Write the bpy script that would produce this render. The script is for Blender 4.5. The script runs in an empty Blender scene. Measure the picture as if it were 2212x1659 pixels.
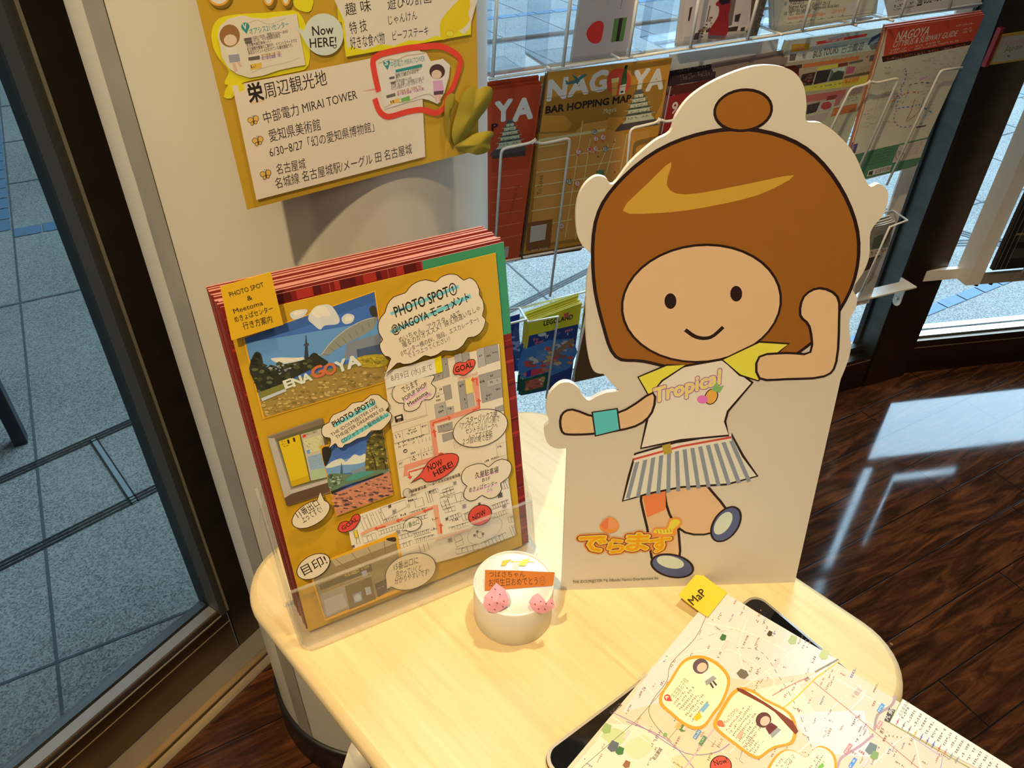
import bpy, math, random
from mathutils import Vector, Matrix
random.seed(7)
V = Vector
C = bpy.context.scene.collection
SC = bpy.context.scene
# ---------------------------------------------------------------- camera
FPX, CX, CY = 1646.5, 1106.0, 829.5
PITCH, ROLL, HC = math.radians(37.72), math.radians(1.158), 1.305
cp, sp, cr, sr = math.cos(PITCH), math.sin(PITCH), math.cos(ROLL), math.sin(ROLL)
R0, D0, F0 = V((1, 0, 0)), V((0, -sp, -cp)), V((0, cp, -sp))
CR = R0 * cr - D0 * sr
CD = R0 * sr + D0 * cr
EYE = V((0, 0, HC))
cam = bpy.data.cameras.new('camera'); cam.sensor_width = 36; cam.lens = 36 * FPX / 2212; cam.clip_start = .01
cam_o = bpy.data.objects.new('camera', cam); C.objects.link(cam_o)
cam_o.matrix_world = Matrix(((CR.x, -CD.x, -F0.x, 0), (CR.y, -CD.y, -F0.y, 0), (CR.z, -CD.z, -F0.z, HC), (0, 0, 0, 1)))
SC.camera = cam_o
# ---------------------------------------------------------------- sky, lamps, exposure
SC.view_settings.view_transform = 'Standard'; SC.view_settings.look = 'None'
SC.view_settings.gamma = 1; SC.view_settings.exposure = 0.0
try: SC.view_settings.use_curve_mapping = False
except Exception: pass
w = bpy.data.worlds.new('dusk_sky'); SC.world = w; w.use_nodes = True
wn = w.node_tree.nodes; bg = wn['Background']; wl_ = w.node_tree.links
# evening sky: dim overhead under the plaza canopy, bright where the open sky shows low ahead on the right
tcw = wn.new('ShaderNodeTexCoord'); dotn = wn.new('ShaderNodeVectorMath'); dotn.operation = 'DOT_PRODUCT'; dotn.inputs[1].default_value = V((.50, .66, .56)).normalized()
wl_.new(tcw.outputs['Generated'], dotn.inputs[0])
mr_ = wn.new('ShaderNodeMapRange'); mr_.interpolation_type = 'SMOOTHSTEP'; mr_.inputs[1].default_value = .80; mr_.inputs[2].default_value = .94; mr_.inputs[3].default_value = .36; mr_.inputs[4].default_value = 13.5
wl_.new(dotn.outputs['Value'], mr_.inputs[0]); bg.inputs[0].default_value = (.46, .70, .90, 1); wl_.new(mr_.outputs[0], bg.inputs[1])
def lamp(kind, name, loc, aim, energy, col, size=.05, angle=60, blend=.5):
    l = bpy.data.lights.new(name, kind); l.energy = energy; l.color = col
    if kind == 'SPOT':
        l.spot_size = math.radians(angle); l.spot_blend = blend; l.shadow_soft_size = size
    elif kind == 'AREA':
        l.size = size
    else:
        l.shadow_soft_size = size
    o = bpy.data.objects.new(name, l); C.objects.link(o); o.location = loc
    o.rotation_euler = (V(aim) - V(loc)).to_track_quat('-Z', 'Y').to_euler()
    return o
WARM = (1.0, .735, .40)
lamp('SPOT', 'ceiling_spot_front', (-.50, -.36, 2.55), (0, .45, .75), 130, WARM, .03, 62, .7)
lamp('SPOT', 'ceiling_spot_right', (.30, .66, 2.55), (-.10, .36, .72), 80, WARM, .04, 40, .9)
lamp('AREA', 'ceiling_panel', (.3, -1.3, 2.62), (.3, -1.3, 0), 12, (1, .72, .42), 1.6)  # added soft fill for the whole room, not an actual fixture
lamp('SPOT', 'ceiling_spot_door', (-.75, -.15, 2.6), (-.72, .95, 0), 75, WARM, .04, 42, .8)
lamp('SPOT', 'ceiling_spot_floor', (1.6, -.1, 2.6), (1.25, .75, 0), 62, WARM, .05, 56, .9)  # added fill that warms and brightens the dark floor planks
lamp('SPOT', 'ceiling_spot_rack', (.30, .92, 2.6), (.38, 1.28, .8), 34, WARM, .04, 64, .9)  # added fill set overhead to brighten the wire tops of the rack

# ---------------------------------------------------------------- helpers
def ray(x, y):
    return (CR * ((x - CX) / FPX) + CD * ((y - CY) / FPX) + F0).normalized()
def atz(x, y, z):
    d = ray(x, y); return EYE + d * ((z - HC) / d.z)
class Plane:
    def __init__(s, o, u, v):
        s.o, s.u, s.v = V(o), V(u).normalized(), V(v).normalized(); s.n = s.u.cross(s.v).normalized()
    def off(s, h):
        return Plane(s.o + s.n * h, s.u, s.v)
    def px(s, x, y):
        d = ray(x, y); P = EYE + d * ((s.o - EYE).dot(s.n) / d.dot(s.n)) - s.o
        return (P.dot(s.u), P.dot(s.v))
    def W(s, a, b, h=0.0):
        return s.o + s.u * a + s.v * b + s.n * h
    def scale(s, x, y):
        a = s.px(x, y); b = s.px(x + 2, y); c = s.px(x, y + 2)
        return .25 * (math.hypot(a[0] - b[0], a[1] - b[1]) + math.hypot(a[0] - c[0], a[1] - c[1]))
def lin(c):
    return tuple(((x / 255) / 12.92 if x / 255 <= .04045 else (((x / 255) + .055) / 1.055) ** 2.4) for x in c)

MATS = {}
def nodes_of(m):
    m.use_nodes = True; nt = m.node_tree
    for n in list(nt.nodes): nt.nodes.remove(n)
    o = nt.nodes.new('ShaderNodeOutputMaterial'); p = nt.nodes.new('ShaderNodeBsdfPrincipled')
    nt.links.new(p.outputs[0], o.inputs[0]); return nt, p, o
def mat(name, col, rough=.55, metal=0.0, noise=.06, nscale=60, spec=.5, coat=0.0):
    """plain material: a base colour with a faint procedural mottle"""
    if name in MATS: return MATS[name]
    m = bpy.data.materials.new(name); nt, p, o = nodes_of(m)
    p.inputs['Roughness'].default_value = rough; p.inputs['Metallic'].default_value = metal
    p.inputs['Specular IOR Level'].default_value = spec; p.inputs['Coat Weight'].default_value = coat
    tc = nt.nodes.new('ShaderNodeTexCoord'); nz = nt.nodes.new('ShaderNodeTexNoise'); nz.inputs['Scale'].default_value = nscale
    mx = nt.nodes.new('ShaderNodeMix'); mx.data_type = 'RGBA'
    nt.links.new(tc.outputs['Object'], nz.inputs['Vector']); nt.links.new(nz.outputs['Fac'], mx.inputs[0])
    mx.inputs[6].default_value = tuple(c * (1 - noise) for c in col) + (1,)
    mx.inputs[7].default_value = tuple(min(1, c * (1 + noise)) for c in col) + (1,)
    nt.links.new(mx.outputs[2], p.inputs['Base Color'])
    MATS[name] = m; m.diffuse_color = tuple(col) + (1,); return m
def paper(col):
    key = 'paper_%02x%02x%02x' % tuple(max(0, min(255, int(c * 255))) for c in col)
    return mat(key, col, .6, 0, .03, 90, .3)

class MB:
    """collects shapes with materials into ONE mesh object"""
    def __init__(s): s.v, s.f, s.m, s.sm, s.mats = [], [], [], [], []
    def mi(s, m):
        if m not in s.mats: s.mats.append(m)
        return s.mats.index(m)
    def add(s, vs, fs, m, smooth=False):
        b = len(s.v); s.v += [tuple(x) for x in vs]; k = s.mi(m)
        for f in fs: s.f.append(tuple(i + b for i in f)); s.m.append(k); s.sm.append(smooth)
    def box(s, o, a, b, c, m):
        """o corner, a b c edge vectors"""
        o, a, b, c = V(o), V(a), V(b), V(c)
        vs = [o, o + a, o + a + b, o + b, o + c, o + a + c, o + a + b + c, o + b + c]
        fs = [(0, 3, 2, 1), (4, 5, 6, 7), (0, 1, 5, 4), (1, 2, 6, 5), (2, 3, 7, 6), (3, 0, 4, 7)]
        if a.cross(b).dot(c) < 0: fs = [tuple(reversed(f)) for f in fs]
        s.add(vs, fs, m)
    def prism(s, pl, pts, h0, h1, m, mside=None):
        """pts: plane coordinates; solid between heights h0 < h1 along the normal"""
        area = sum(pts[i][0] * pts[(i + 1) % len(pts)][1] - pts[(i + 1) % len(pts)][0] * pts[i][1] for i in range(len(pts)))
        if area < 0: pts = list(reversed(pts))
        n = len(pts); vs = [pl.W(a, b, h0) for a, b in pts] + [pl.W(a, b, h1) for a, b in pts]
        s.add(vs, [tuple(range(n, 2 * n)), tuple(reversed(range(n)))], m)
        s.add(vs, [(i, (i + 1) % n, n + (i + 1) % n, n + i) for i in range(n)], mside or m)
    def tube(s, path, r, m, n=8, closed=False):
        path = [V(p) for p in path]; N = len(path); vs = []; fs = []; up = None
        for i, p in enumerate(path):
            a = path[i - 1] if (i > 0 or closed) else p; b = path[(i + 1) % N] if (i < N - 1 or closed) else p
            t = (b - a).normalized()
            if up is None: up = t.orthogonal().normalized()
            up = (up - t * up.dot(t)).normalized(); w_ = t.cross(up)
            rr = r[i] if isinstance(r, (list, tuple)) else r
            vs += [p + (up * math.cos(2 * math.pi * k / n) + w_ * math.sin(2 * math.pi * k / n)) * rr for k in range(n)]
        for i in range(N if closed else N - 1):
            j = (i + 1) % N
            fs += [(i * n + k, i * n + (k + 1) % n, j * n + (k + 1) % n, j * n + k) for k in range(n)]
        if not closed: fs += [tuple(reversed(range(n))), tuple(range((N - 1) * n, N * n))]
        s.add(vs, fs, m, True)
    def lathe(s, prof, c, m, n=64, smooth=True):
        c = V(c); vs = [c + V((r * math.cos(2 * math.pi * k / n), r * math.sin(2 * math.pi * k / n), z)) for r, z in prof for k in range(n)]
        fs = [(i * n + k, i * n + (k + 1) % n, (i + 1) * n + (k + 1) % n, (i + 1) * n + k) for i in range(len(prof) - 1) for k in range(n)]
        s.add(vs, fs, m, smooth)
        if prof[-1][0] > 1e-6: s.add(vs[-n:], [tuple(range(n))], m)
        if prof[0][0] > 1e-6: s.add(vs[:n], [tuple(reversed(range(n)))], m)
def wloc(o):
    p = V((0, 0, 0))
    while o: p += o.location; o = o.parent
    return p
def tag(o, label=None, cat=None, group=None, kind=None):
    if label: o['label'] = label
    if cat: o['category'] = cat
    if group: o['group'] = group
    if kind: o['kind'] = kind
    return o
def thing(name, loc, label=None, cat=None, group=None, kind=None):
    o = bpy.data.objects.new(name, None); C.objects.link(o); o.location = loc; o.empty_display_size = .05
    return tag(o, label, cat, group, kind)
def mk(name, mb, parent=None, label=None, cat=None, group=None, kind=None, bevel=0.0, base=None):
    me = bpy.data.meshes.new(name); o = bpy.data.objects.new(name, me); C.objects.link(o)
    if parent:
        o.parent = parent; org = wloc(parent)
    else:
        xs = [V(v) for v in mb.v]
        org = V(base) if base is not None else V((sum(v.x for v in xs) / len(xs), sum(v.y for v in xs) / len(xs), min(v.z for v in xs)))
        o.location = org
    me.from_pydata([(v[0] - org.x, v[1] - org.y, v[2] - org.z) for v in mb.v], [], mb.f)
    for m in mb.mats: me.materials.append(m)
    me.polygons.foreach_set('material_index', mb.m); me.polygons.foreach_set('use_smooth', mb.sm); me.update()
    if bevel:
        b = o.modifiers.new('bevel', 'BEVEL'); b.width = bevel; b.segments = 2; b.limit_method = 'ANGLE'
    return tag(o, label, cat, group, kind)
def smooth(pts, k=5, closed=True):
    """Catmull-Rom through pts"""
    n = len(pts); out = []
    for i in range(n if closed else n - 1):
        g = lambda j: pts[j % n] if closed else pts[max(0, min(n - 1, j))]
        p0, p1, p2, p3 = g(i - 1), g(i), g(i + 1), g(i + 2)
        for q in range(k):
            t = q / k
            out.append(tuple(.5 * (2 * p1[d] + (p2[d] - p0[d]) * t + (2 * p0[d] - 5 * p1[d] + 4 * p2[d] - p3[d]) * t * t + (3 * p1[d] - p0[d] - 3 * p2[d] + p3[d]) * t ** 3) for d in (0, 1)))
    if not closed: out.append(tuple(pts[-1]))
    return out
def ell(cx, cy, a, b, deg=0, n=28):
    t = math.radians(deg); return [(cx + a * math.cos(q) * math.cos(t) - b * math.sin(q) * math.sin(t), cy + a * math.cos(q) * math.sin(t) + b * math.sin(q) * math.cos(t)) for q in (2 * math.pi * i / n for i in range(n))]
GLY = {}
def glyphs(txt, bold=0.0, shear=0.0):
    key = (txt, bold, shear)
    if key not in GLY:
        c = bpy.data.curves.new('lettering', 'FONT'); c.body = txt; c.resolution_u = 2; c.dimensions = '2D'; c.fill_mode = 'FRONT'; c.offset = bold; c.shear = shear
        o = bpy.data.objects.new('lettering', c); m = bpy.data.meshes.new_from_object(o)
        vs = [(v.co.x, v.co.y) for v in m.vertices]; fs = [tuple(p.vertices) for p in m.polygons]
        bpy.data.meshes.remove(m); bpy.data.objects.remove(o); bpy.data.curves.remove(c)
        xs = [v[0] for v in vs] or [0, 1]; GLY[key] = (vs, fs, min(xs), max(xs))
    return GLY[key]
class Art(MB):
    """flat print built in layers on a plane; k,ox,oy turn crop coordinates into photo pixels;
    colours are given as seen and divided by what white paper looks like there"""
    STEP = 1.6e-6
    def __init__(s, pl, white=(200, 170, 125), h=0.0):
        MB.__init__(s); s.pl, s.h, s.k = pl, h, (1, 0, 0); s.wl = lin(white)
    def at(s, k, ox, oy): s.k = (k, ox, oy); return s
    def P(s, p): return (s.k[1] + p[0] / s.k[0], s.k[2] + p[1] / s.k[0])
    def col(s, c):
        if not isinstance(c, tuple): return c
        l = lin(c); return paper(tuple(round(max(.004, min(.84, .8 * a / b)), 2 if a / b > .1 else 3) for a, b in zip(l, s.wl)))
    def ab(s, p): return s.pl.px(*s.P(p))
    def flat(s, pts, c):
        area = sum(pts[i][0] * pts[(i + 1) % len(pts)][1] - pts[(i + 1) % len(pts)][0] * pts[i][1] for i in range(len(pts)))
        if area < 0: pts = list(reversed(pts))
        s.h += s.STEP; s.add([s.pl.W(a, b, s.h) for a, b in pts], [tuple(range(len(pts)))], s.col(c))
    def poly(s, pts, c, edge=None, w_=0, sm=0):
        if sm: pts = smooth(pts, sm)
        s.flat([s.ab(p) for p in pts], c)
        if edge: s.line(pts, w_, edge, True)
    def line(s, pts, w_, c, closed=False, sm=0, dash=0):
        """stroke, width in crop units"""
        if sm: pts = smooth(pts, sm, closed)
        q = [V((*s.ab(p), 0)) for p in pts]; px = s.P(pts[0]); hw = .5 * w_ / s.k[0] * s.pl.scale(*px); n = len(q); L = []
        for i in range(n):
            a = q[i - 1] if (i or closed) else q[i]; b = q[(i + 1) % n] if (i < n - 1 or closed) else q[i]
            t = b - a; t = t.normalized() if t.length > 1e-9 else V((1, 0, 0)); nn = V((-t.y, t.x, 0)) * hw
            L.append((q[i] + nn, q[i] - nn))
        s.h += s.STEP; vs = [s.pl.W(p.x, p.y, s.h) for ab in L for p in ab]
        fs = []
        for i in range(n if closed else n - 1):
            if dash and i % 2: continue
            j = (i + 1) % n; fs.append((2 * i + 1, 2 * j + 1, 2 * j, 2 * i))
        s.add(vs, fs, s.col(c))
    def rect(s, a, b, w_, c):
        """band from a to b of width w"""
        s.line([a, b], w_, c)
    def text(s, t, p0, p1, hh, c, bold=0.0, shear=0.0, up=None):
        """baseline from p0 to p1 (crop units), cap height hh"""
        vs, fs, x0, x1 = glyphs(t, 0.0, shear)
        a = V((*s.ab(p0), 0)); b = V((*s.ab(p1), 0)); ax = (b - a) / max(1e-6, x1 - x0)
        d = (b - a).normalized(); nn = V((-d.y, d.x, 0)); ay = nn * (hh / s.k[0] * s.pl.scale(*s.P(p0)) / .70)
        if up: ay = (V((*s.ab(up), 0)) - a) / .70
        # thicker strokes: the lettering is laid again with tiny shifts round a circle
        n_ = 0 if bold < .004 else 4 if bold < .02 else 8 if bold < .06 else 14; cc = s.col(c)
        for k in range(max(1, n_)):
            sx, sy = (bold * 1.1 * math.cos(2 * math.pi * (k + .5) / n_), bold * 1.1 * math.sin(2 * math.pi * (k + .5) / n_)) if n_ else (0, 0)
            s.h += s.STEP * (1 if k == 0 else .25)
            s.add([s.pl.W(*(a + ax * (x - x0 + sx) + ay * (y + sy))[:2], s.h) for x, y in vs], fs, cc)
    def micro(s, p0, p1, hh, c, seed=0, fill=.75):
        """a line of print too small to read: a row of short dashes"""
        r = random.Random(seed); x = 0.0; L = math.hypot(p1[0] - p0[0], p1[1] - p0[1]); d = ((p1[0] - p0[0]) / L, (p1[1] - p0[1]) / L); vs = []; fs = []
        s.h += s.STEP
        while x < L:
            w_ = hh * r.uniform(.5, .95)
            if r.random() < fill:
                for k in range(2):
                    e0, e1 = (0, hh * .35) if k == 0 else (hh * .5, hh * .95)
                    if r.random() < .8:
                        x1 = min(L, x + w_ * r.uniform(.6, 1))
                        q = [(p0[0] + d[0] * xx + d[1] * e, p0[1] + d[1] * xx - d[0] * e) for xx, e in ((x, e0), (x1, e0), (x1, e1), (x, e1))]
                        b = len(vs); vs += [s.pl.W(*s.ab(p), s.h) for p in q]; fs.append((b, b + 1, b + 2, b + 3))
            x += w_ + hh * .25
        if fs: s.add(vs, fs, s.col(c))
    def blobs(s, pts, r, n, cols, seed=1, sq=.6):
        """n small irregular patches inside the polygon pts (foliage, stones, crowds)"""
        R = random.Random(seed); xs = [p[0] for p in pts]; ys = [p[1] for p in pts]
        def inside(x, y):
            c = False
            for i in range(len(pts)):
                (x1, y1), (x2, y2) = pts[i], pts[i - 1]
                if (y1 > y) != (y2 > y) and x < (x2 - x1) * (y - y1) / (y2 - y1) + x1: c = not c
            return c
        for _ in range(n):
            for _t in range(20):
                x, y = R.uniform(min(xs), max(xs)), R.uniform(min(ys), max(ys))
                if inside(x, y): break
            else: continue
            a0 = R.random() * 6; rr = r * R.uniform(.5, 1.2)
            s.poly([(x + rr * R.uniform(.6, 1.1) * math.cos(a0 + q), y + sq * rr * R.uniform(.6, 1.1) * math.sin(a0 + q)) for q in (0, 1.05, 2.1, 3.14, 4.2, 5.25)], R.choice(cols))
INK = (38, 22, 12)
# ================================================================= materials of the place
def node_mat(name):
    m = bpy.data.materials.new(name); nt, p, o = nodes_of(m); MATS[name] = m
    return m, nt, p, o
def mapping(nt, rot=0, scale=(1, 1, 1), coord='Object'):
    tc = nt.nodes.new('ShaderNodeTexCoord'); mp = nt.nodes.new('ShaderNodeMapping'); mp.inputs['Rotation'].default_value = (0, 0, rot); mp.inputs['Scale'].default_value = scale
    nt.links.new(tc.outputs[coord], mp.inputs[0]); return mp.outputs[0]
def ramp(nt, fac, stops):
    r = nt.nodes.new('ShaderNodeValToRGB'); e = r.color_ramp.elements
    e[0].position, e[0].color = stops[0][0], tuple(stops[0][1]) + (1,)
    e[1].position, e[1].color = stops[-1][0], tuple(stops[-1][1]) + (1,)
    for p_, c_ in stops[1:-1]:
        q = e.new(p_); q.color = tuple(c_) + (1,)
    nt.links.new(fac, r.inputs[0]); return r.outputs[0]
def noise(nt, vec, scale, detail=4, dist=0.0, rough=.55):
    n = nt.nodes.new('ShaderNodeTexNoise'); n.inputs['Scale'].default_value = scale; n.inputs['Detail'].default_value = detail; n.inputs['Distortion'].default_value = dist; n.inputs['Roughness'].default_value = rough
    nt.links.new(vec, n.inputs['Vector']); return n.outputs['Fac']
def math_(nt, op, a, b=None):
    n = nt.nodes.new('ShaderNodeMath'); n.operation = op
    for i, x in enumerate((a, b)):
        if x is None: continue
        if isinstance(x, (int, float)): n.inputs[i].default_value = x
        else: nt.links.new(x, n.inputs[i])
    return n.outputs[0]
# dark plank floor: planks run at 30 degrees, 104 mm wide
m, nt, p, o = node_mat('dark_plank_floor')
vec = mapping(nt, -math.radians(30))
sep = nt.nodes.new('ShaderNodeSeparateXYZ'); nt.links.new(vec, sep.inputs[0])
row = math_(nt, 'FLOOR', math_(nt, 'DIVIDE', math_(nt, 'ADD', sep.outputs['Y'], -.185), .104))
wn_ = nt.nodes.new('ShaderNodeTexWhiteNoise'); wn_.noise_dimensions = '1D'; nt.links.new(row, wn_.inputs['W'])
cmb = nt.nodes.new('ShaderNodeCombineXYZ')
nt.links.new(math_(nt, 'ADD', math_(nt, 'MULTIPLY', sep.outputs['X'], 4.0), math_(nt, 'MULTIPLY', wn_.outputs[0], 40)), cmb.inputs[0]); nt.links.new(math_(nt, 'MULTIPLY', sep.outputs['Y'], 26), cmb.inputs[1]); nt.links.new(row, cmb.inputs[2])
g = noise(nt, cmb.outputs[0], 1.3, 7, 1.6, .62)
c_ = ramp(nt, g, [(.30, (.016, .008, .005)), (.48, (.050, .019, .009)), (.62, (.105, .038, .015)), (.78, (.19, .072, .025))])
fy = math_(nt, 'FRACT', math_(nt, 'DIVIDE', math_(nt, 'ADD', sep.outputs['Y'], -.185), .104))
gap = math_(nt, 'LESS_THAN', math_(nt, 'ABSOLUTE', math_(nt, 'SUBTRACT', fy, .5)), .487)
fx = math_(nt, 'FRACT', math_(nt, 'ADD', math_(nt, 'DIVIDE', sep.outputs['X'], .78), wn_.outputs[0]))
gapx = math_(nt, 'LESS_THAN', math_(nt, 'ABSOLUTE', math_(nt, 'SUBTRACT', fx, .5)), .4978)
gg = math_(nt, 'MULTIPLY', gap, gapx)
mx = nt.nodes.new('ShaderNodeMix'); mx.data_type = 'RGBA'; mx.inputs[6].default_value = (.012, .008, .007, 1); nt.links.new(gg, mx.inputs[0]); nt.links.new(c_, mx.inputs[7]); nt.links.new(mx.outputs[2], p.inputs['Base Color'])
rn = noise(nt, vec, 9, 5)
nt.links.new(math_(nt, 'ADD', .02, math_(nt, 'MULTIPLY', rn, .12)), p.inputs['Roughness'])
bp = nt.nodes.new('ShaderNodeBump'); bp.inputs['Strength'].default_value = .25; bp.inputs['Distance'].default_value = .002; nt.links.new(math_(nt, 'ADD', gg, math_(nt, 'MULTIPLY', g, .006)), bp.inputs['Height']); nt.links.new(bp.outputs[0], p.inputs['Normal'])
FLOOR = m
# speckled granite paving
def granite(name, a, b, c2):
    m, nt, p, o = node_mat(name); vec = mapping(nt, -math.radians(30))
    n1_ = noise(nt, vec, 260, 3, .2, .7); n2_ = noise(nt, vec, 2.2, 4)
    v = nt.nodes.new('ShaderNodeTexVoronoi'); v.inputs['Scale'].default_value = 300; nt.links.new(vec, v.inputs['Vector'])
    sp2 = nt.nodes.new('ShaderNodeSeparateColor'); nt.links.new(v.outputs['Color'], sp2.inputs[0])
    f = math_(nt, 'ADD', math_(nt, 'MULTIPLY', n1_, .42), math_(nt, 'ADD', math_(nt, 'MULTIPLY', n2_, .26), math_(nt, 'MULTIPLY', sp2.outputs[0], .32)))
    col = ramp(nt, f, [(.30, a), (.47, b), (.66, c2)]); nt.links.new(col, p.inputs['Base Color']); p.inputs['Roughness'].default_value = .75; p.inputs['Specular IOR Level'].default_value = .25
    return m
GRANITE = granite('granite_paving', (.15, .155, .15), (.36, .36, .34), (.55, .54, .50))
BLUETILE = mat('blue_paver', (.16, .28, .42), .7, 0, .15, 20)
JOINT = mat('paving_joint', (.13, .15, .17), .9)
GRATE = mat('drain_slot', (.03, .035, .04), .6)
# birch table top: grain along the short-edge direction
m, nt, p, o = node_mat('pale_birch_wood')
vec = mapping(nt, math.radians(46.1), (1, 1, 1))
sep = nt.nodes.new('ShaderNodeSeparateXYZ'); nt.links.new(vec, sep.inputs[0]); cmb = nt.nodes.new('ShaderNodeCombineXYZ')
nt.links.new(math_(nt, 'MULTIPLY', sep.outputs['X'], 4.5), cmb.inputs[0]); nt.links.new(math_(nt, 'MULTIPLY', sep.outputs['Y'], 75), cmb.inputs[1]); nt.links.new(math_(nt, 'MULTIPLY', sep.outputs['Z'], 20), cmb.inputs[2])
f1 = noise(nt, cmb.outputs[0], 1.0, 6, .9); f2 = noise(nt, vec, 5, 3)
f = math_(nt, 'ADD', math_(nt, 'MULTIPLY', f1, .75), math_(nt, 'MULTIPLY', f2, .25))
nt.links.new(ramp(nt, f, [(.28, (.64, .48, .24)), (.48, (.76, .61, .34)), (.66, (.80, .67, .40))]), p.inputs['Base Color']); p.inputs['Roughness'].default_value = .42
BIRCH = m
CREAM = mat('cream_enamel_panel', (.60, .58, .52), .35, 0, .03, 6)
BLACKM = mat('black_skirting', (.012, .010, .009), .35)
def metal(name, col, rough=.3, nz=.12):
    m, nt, p, o = node_mat(name); vec = mapping(nt, 0, (1, 1, 6)); f = noise(nt, vec, 7, 3)
    nt.links.new(ramp(nt, f, [(.3, tuple(c * (1 - nz) for c in col)), (.7, tuple(c * (1 + nz) for c in col))]), p.inputs['Base Color']); p.inputs['Metallic'].default_value = .9; p.inputs['Roughness'].default_value = rough
    return m
BRONZE = metal('dark_bronze_metal', (.085, .055, .035), .28)
BRONZE2 = metal('bronze_reveal_metal', (.10, .105, .10), .5)
BRASS = metal('satin_brass_metal', (.62, .50, .32), .36)
STEEL = metal('brushed_steel', (.80, .82, .82), .33)
STRIPM = mat('silver_joint_tape', (.36, .34, .31), .5, .3, .25, 14)
WHITEM = mat('white_coated_wire', (.82, .79, .73), .35, 0, .03)
GASKET = mat('black_gasket', (.02, .02, .02), .6)
def glassy(name, tint, haze=0.0, base=.05):
    m, nt, p, o = node_mat(name); nt.nodes.remove(p)
    tr = nt.nodes.new('ShaderNodeBsdfTransparent'); tr.inputs[0].default_value = tuple(tint) + (1,)
    gl = nt.nodes.new('ShaderNodeBsdfGlossy'); gl.inputs['Roughness'].default_value = .01
    lw = nt.nodes.new('ShaderNodeLayerWeight'); lw.inputs[0].default_value = .5
    f = math_(nt, 'ADD', math_(nt, 'MULTIPLY', math_(nt, 'POWER', lw.outputs['Facing'], 5.0), .8), base)
    mx = nt.nodes.new('ShaderNodeMixShader'); nt.links.new(f, mx.inputs[0]); nt.links.new(tr.outputs[0], mx.inputs[1]); nt.links.new(gl.outputs[0], mx.inputs[2]); out = mx
    if haze:
        df = nt.nodes.new('ShaderNodeBsdfDiffuse'); df.inputs[0].default_value = (.8, .8, .8, 1); m2 = nt.nodes.new('ShaderNodeMixShader')
        nz = noise(nt, mapping(nt), 30, 2); nt.links.new(math_(nt, 'MULTIPLY', nz, 2 * haze), m2.inputs[0])
        nt.links.new(mx.outputs[0], m2.inputs[1]); nt.links.new(df.outputs[0], m2.inputs[2]); out = m2
    nt.links.new(out.outputs[0], o.inputs[0]); return m
GLASS = glassy('clear_glass', (.98, .99, .99), 0, .02)
GLASS_T = glassy('tinted_glass', (.53, .55, .54), 0, .03)
ACRYL = glassy('clear_acrylic', (.985, .983, .975), .05, .03)
ACRYL_E = glassy('acrylic_edge', (.95, .95, .93), .14, .06)
ACRYL_B = glassy('bluish_acrylic', (.90, .93, .96), .03, .03)
# ================================================================= setting
UP = V((0, 0, 1))
d1, n1 = V((.5446, .8387, 0)), V((.8387, -.5446, 0))          # glass door on the left
A2 = V((.9877, 1.7103, 0)); d2, n2 = V((.9205, .3907, 0)), V((.3907, -.9205, 0))   # window with the rack
d3, n3 = V((.982, .19, 0)), V((.19, -.982, 0))                 # glass door on the right
def dp(s, e, z): return d1 * s + n1 * e + UP * z
def sbox(mb, d, n, o, s0, s1, e0, e1, z0, z1, m):
    mb.box(V(o) + d * s0 + n * e0 + UP * z0, d * (s1 - s0), n * (e1 - e0), UP * (z1 - z0), m)
O0 = V((0, 0, 0))
b = MB(); b.box((-6, -6, -.04), (16, 0, 0), (0, 8.6, 0), (0, 0, .04), FLOOR)   # trimmed below by the facade lines
# interior floor polygon follows the three facade lines
fl = [dp(-4, -.85, 0), dp(.46, -.85, 0), V((-.2, 1.22, 0)), A2 - n2 * .03, A2 + d2 * .14 - n2 * .03, A2 + d2 * .14 + d3 * 4 - n3 * .02, V((5.2, -3.4, 0)), V((-3.2, -3.4, 0))]
b = MB(); pl0 = Plane((0, 0, 0), (1, 0, 0), (0, 1, 0)); b.prism(pl0, [(v.x, v.y) for v in fl], -.05, 0, FLOOR)
mk('floor', b, kind='structure', base=(0, 0, 0))
b = MB(); b.box((-14, -8, -.09), (30, 0, 0), (0, 34, 0), (0, 0, .03), GRANITE); gnd = None
# the paved square outside lies level with the floor; keep it just outside the facade
out = [dp(-9, -.86, 0), dp(.46, -.86, 0), V((-.24, 1.23, 0)), A2 - n2 * .04, A2 + d2 * .14 - n2 * .04, A2 + d2 * .14 + d3 * 9 - n3 * .03, V((16, 26, 0)), V((-16, 26, 0)), V((-16, -6, 0))]
b.prism(pl0, [(v.x, v.y) for v in out], -.06, -.002, GRANITE)
gnd = mk('ground', b, kind='structure', base=(0, 0, -.09))
gd, gw = V((.866, .5, 0)), V((-.5, .866, 0))                    # paving grid
def gp(s, w_, z=0.0): return gd * s + gw * w_ + UP * z
def strip(mb, s0, w0, s1, w1, wd, m, z=.0):
    a, c = gp(s0, w0), gp(s1, w1); t = (c - a).normalized(); q = V((-t.y, t.x, 0)) * wd * .5
    mb.add([a - q + UP * z, c - q + UP * z, c + q + UP * z, a + q + UP * z], [(0, 1, 2, 3)], m)
b = MB()
for w_ in (2.57, 3.62, 4.15, 4.72, 6.1, 6.6, 7.1, 7.7, 8.3): strip(b, -8, w_, 9, w_, .008 + .001 * w_, JOINT, -.0008)
strip(b, -8, 1.12, .62, 1.12, .0055, JOINT, -.0008); strip(b, .6, 1.62, 9, 1.62, .008, JOINT, -.0008); strip(b, .6, 2.08, 9, 2.08, .008, JOINT, -.0008)
for k in range(-12, 18):
    s_ = -.33 + .5 * k
    if abs(k - .3) < 1 and 0: continue
    strip(b, s_, .55 if s_ < .4 else 1.6, s_, 8.6, .0055, JOINT, -.0006)
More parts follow.
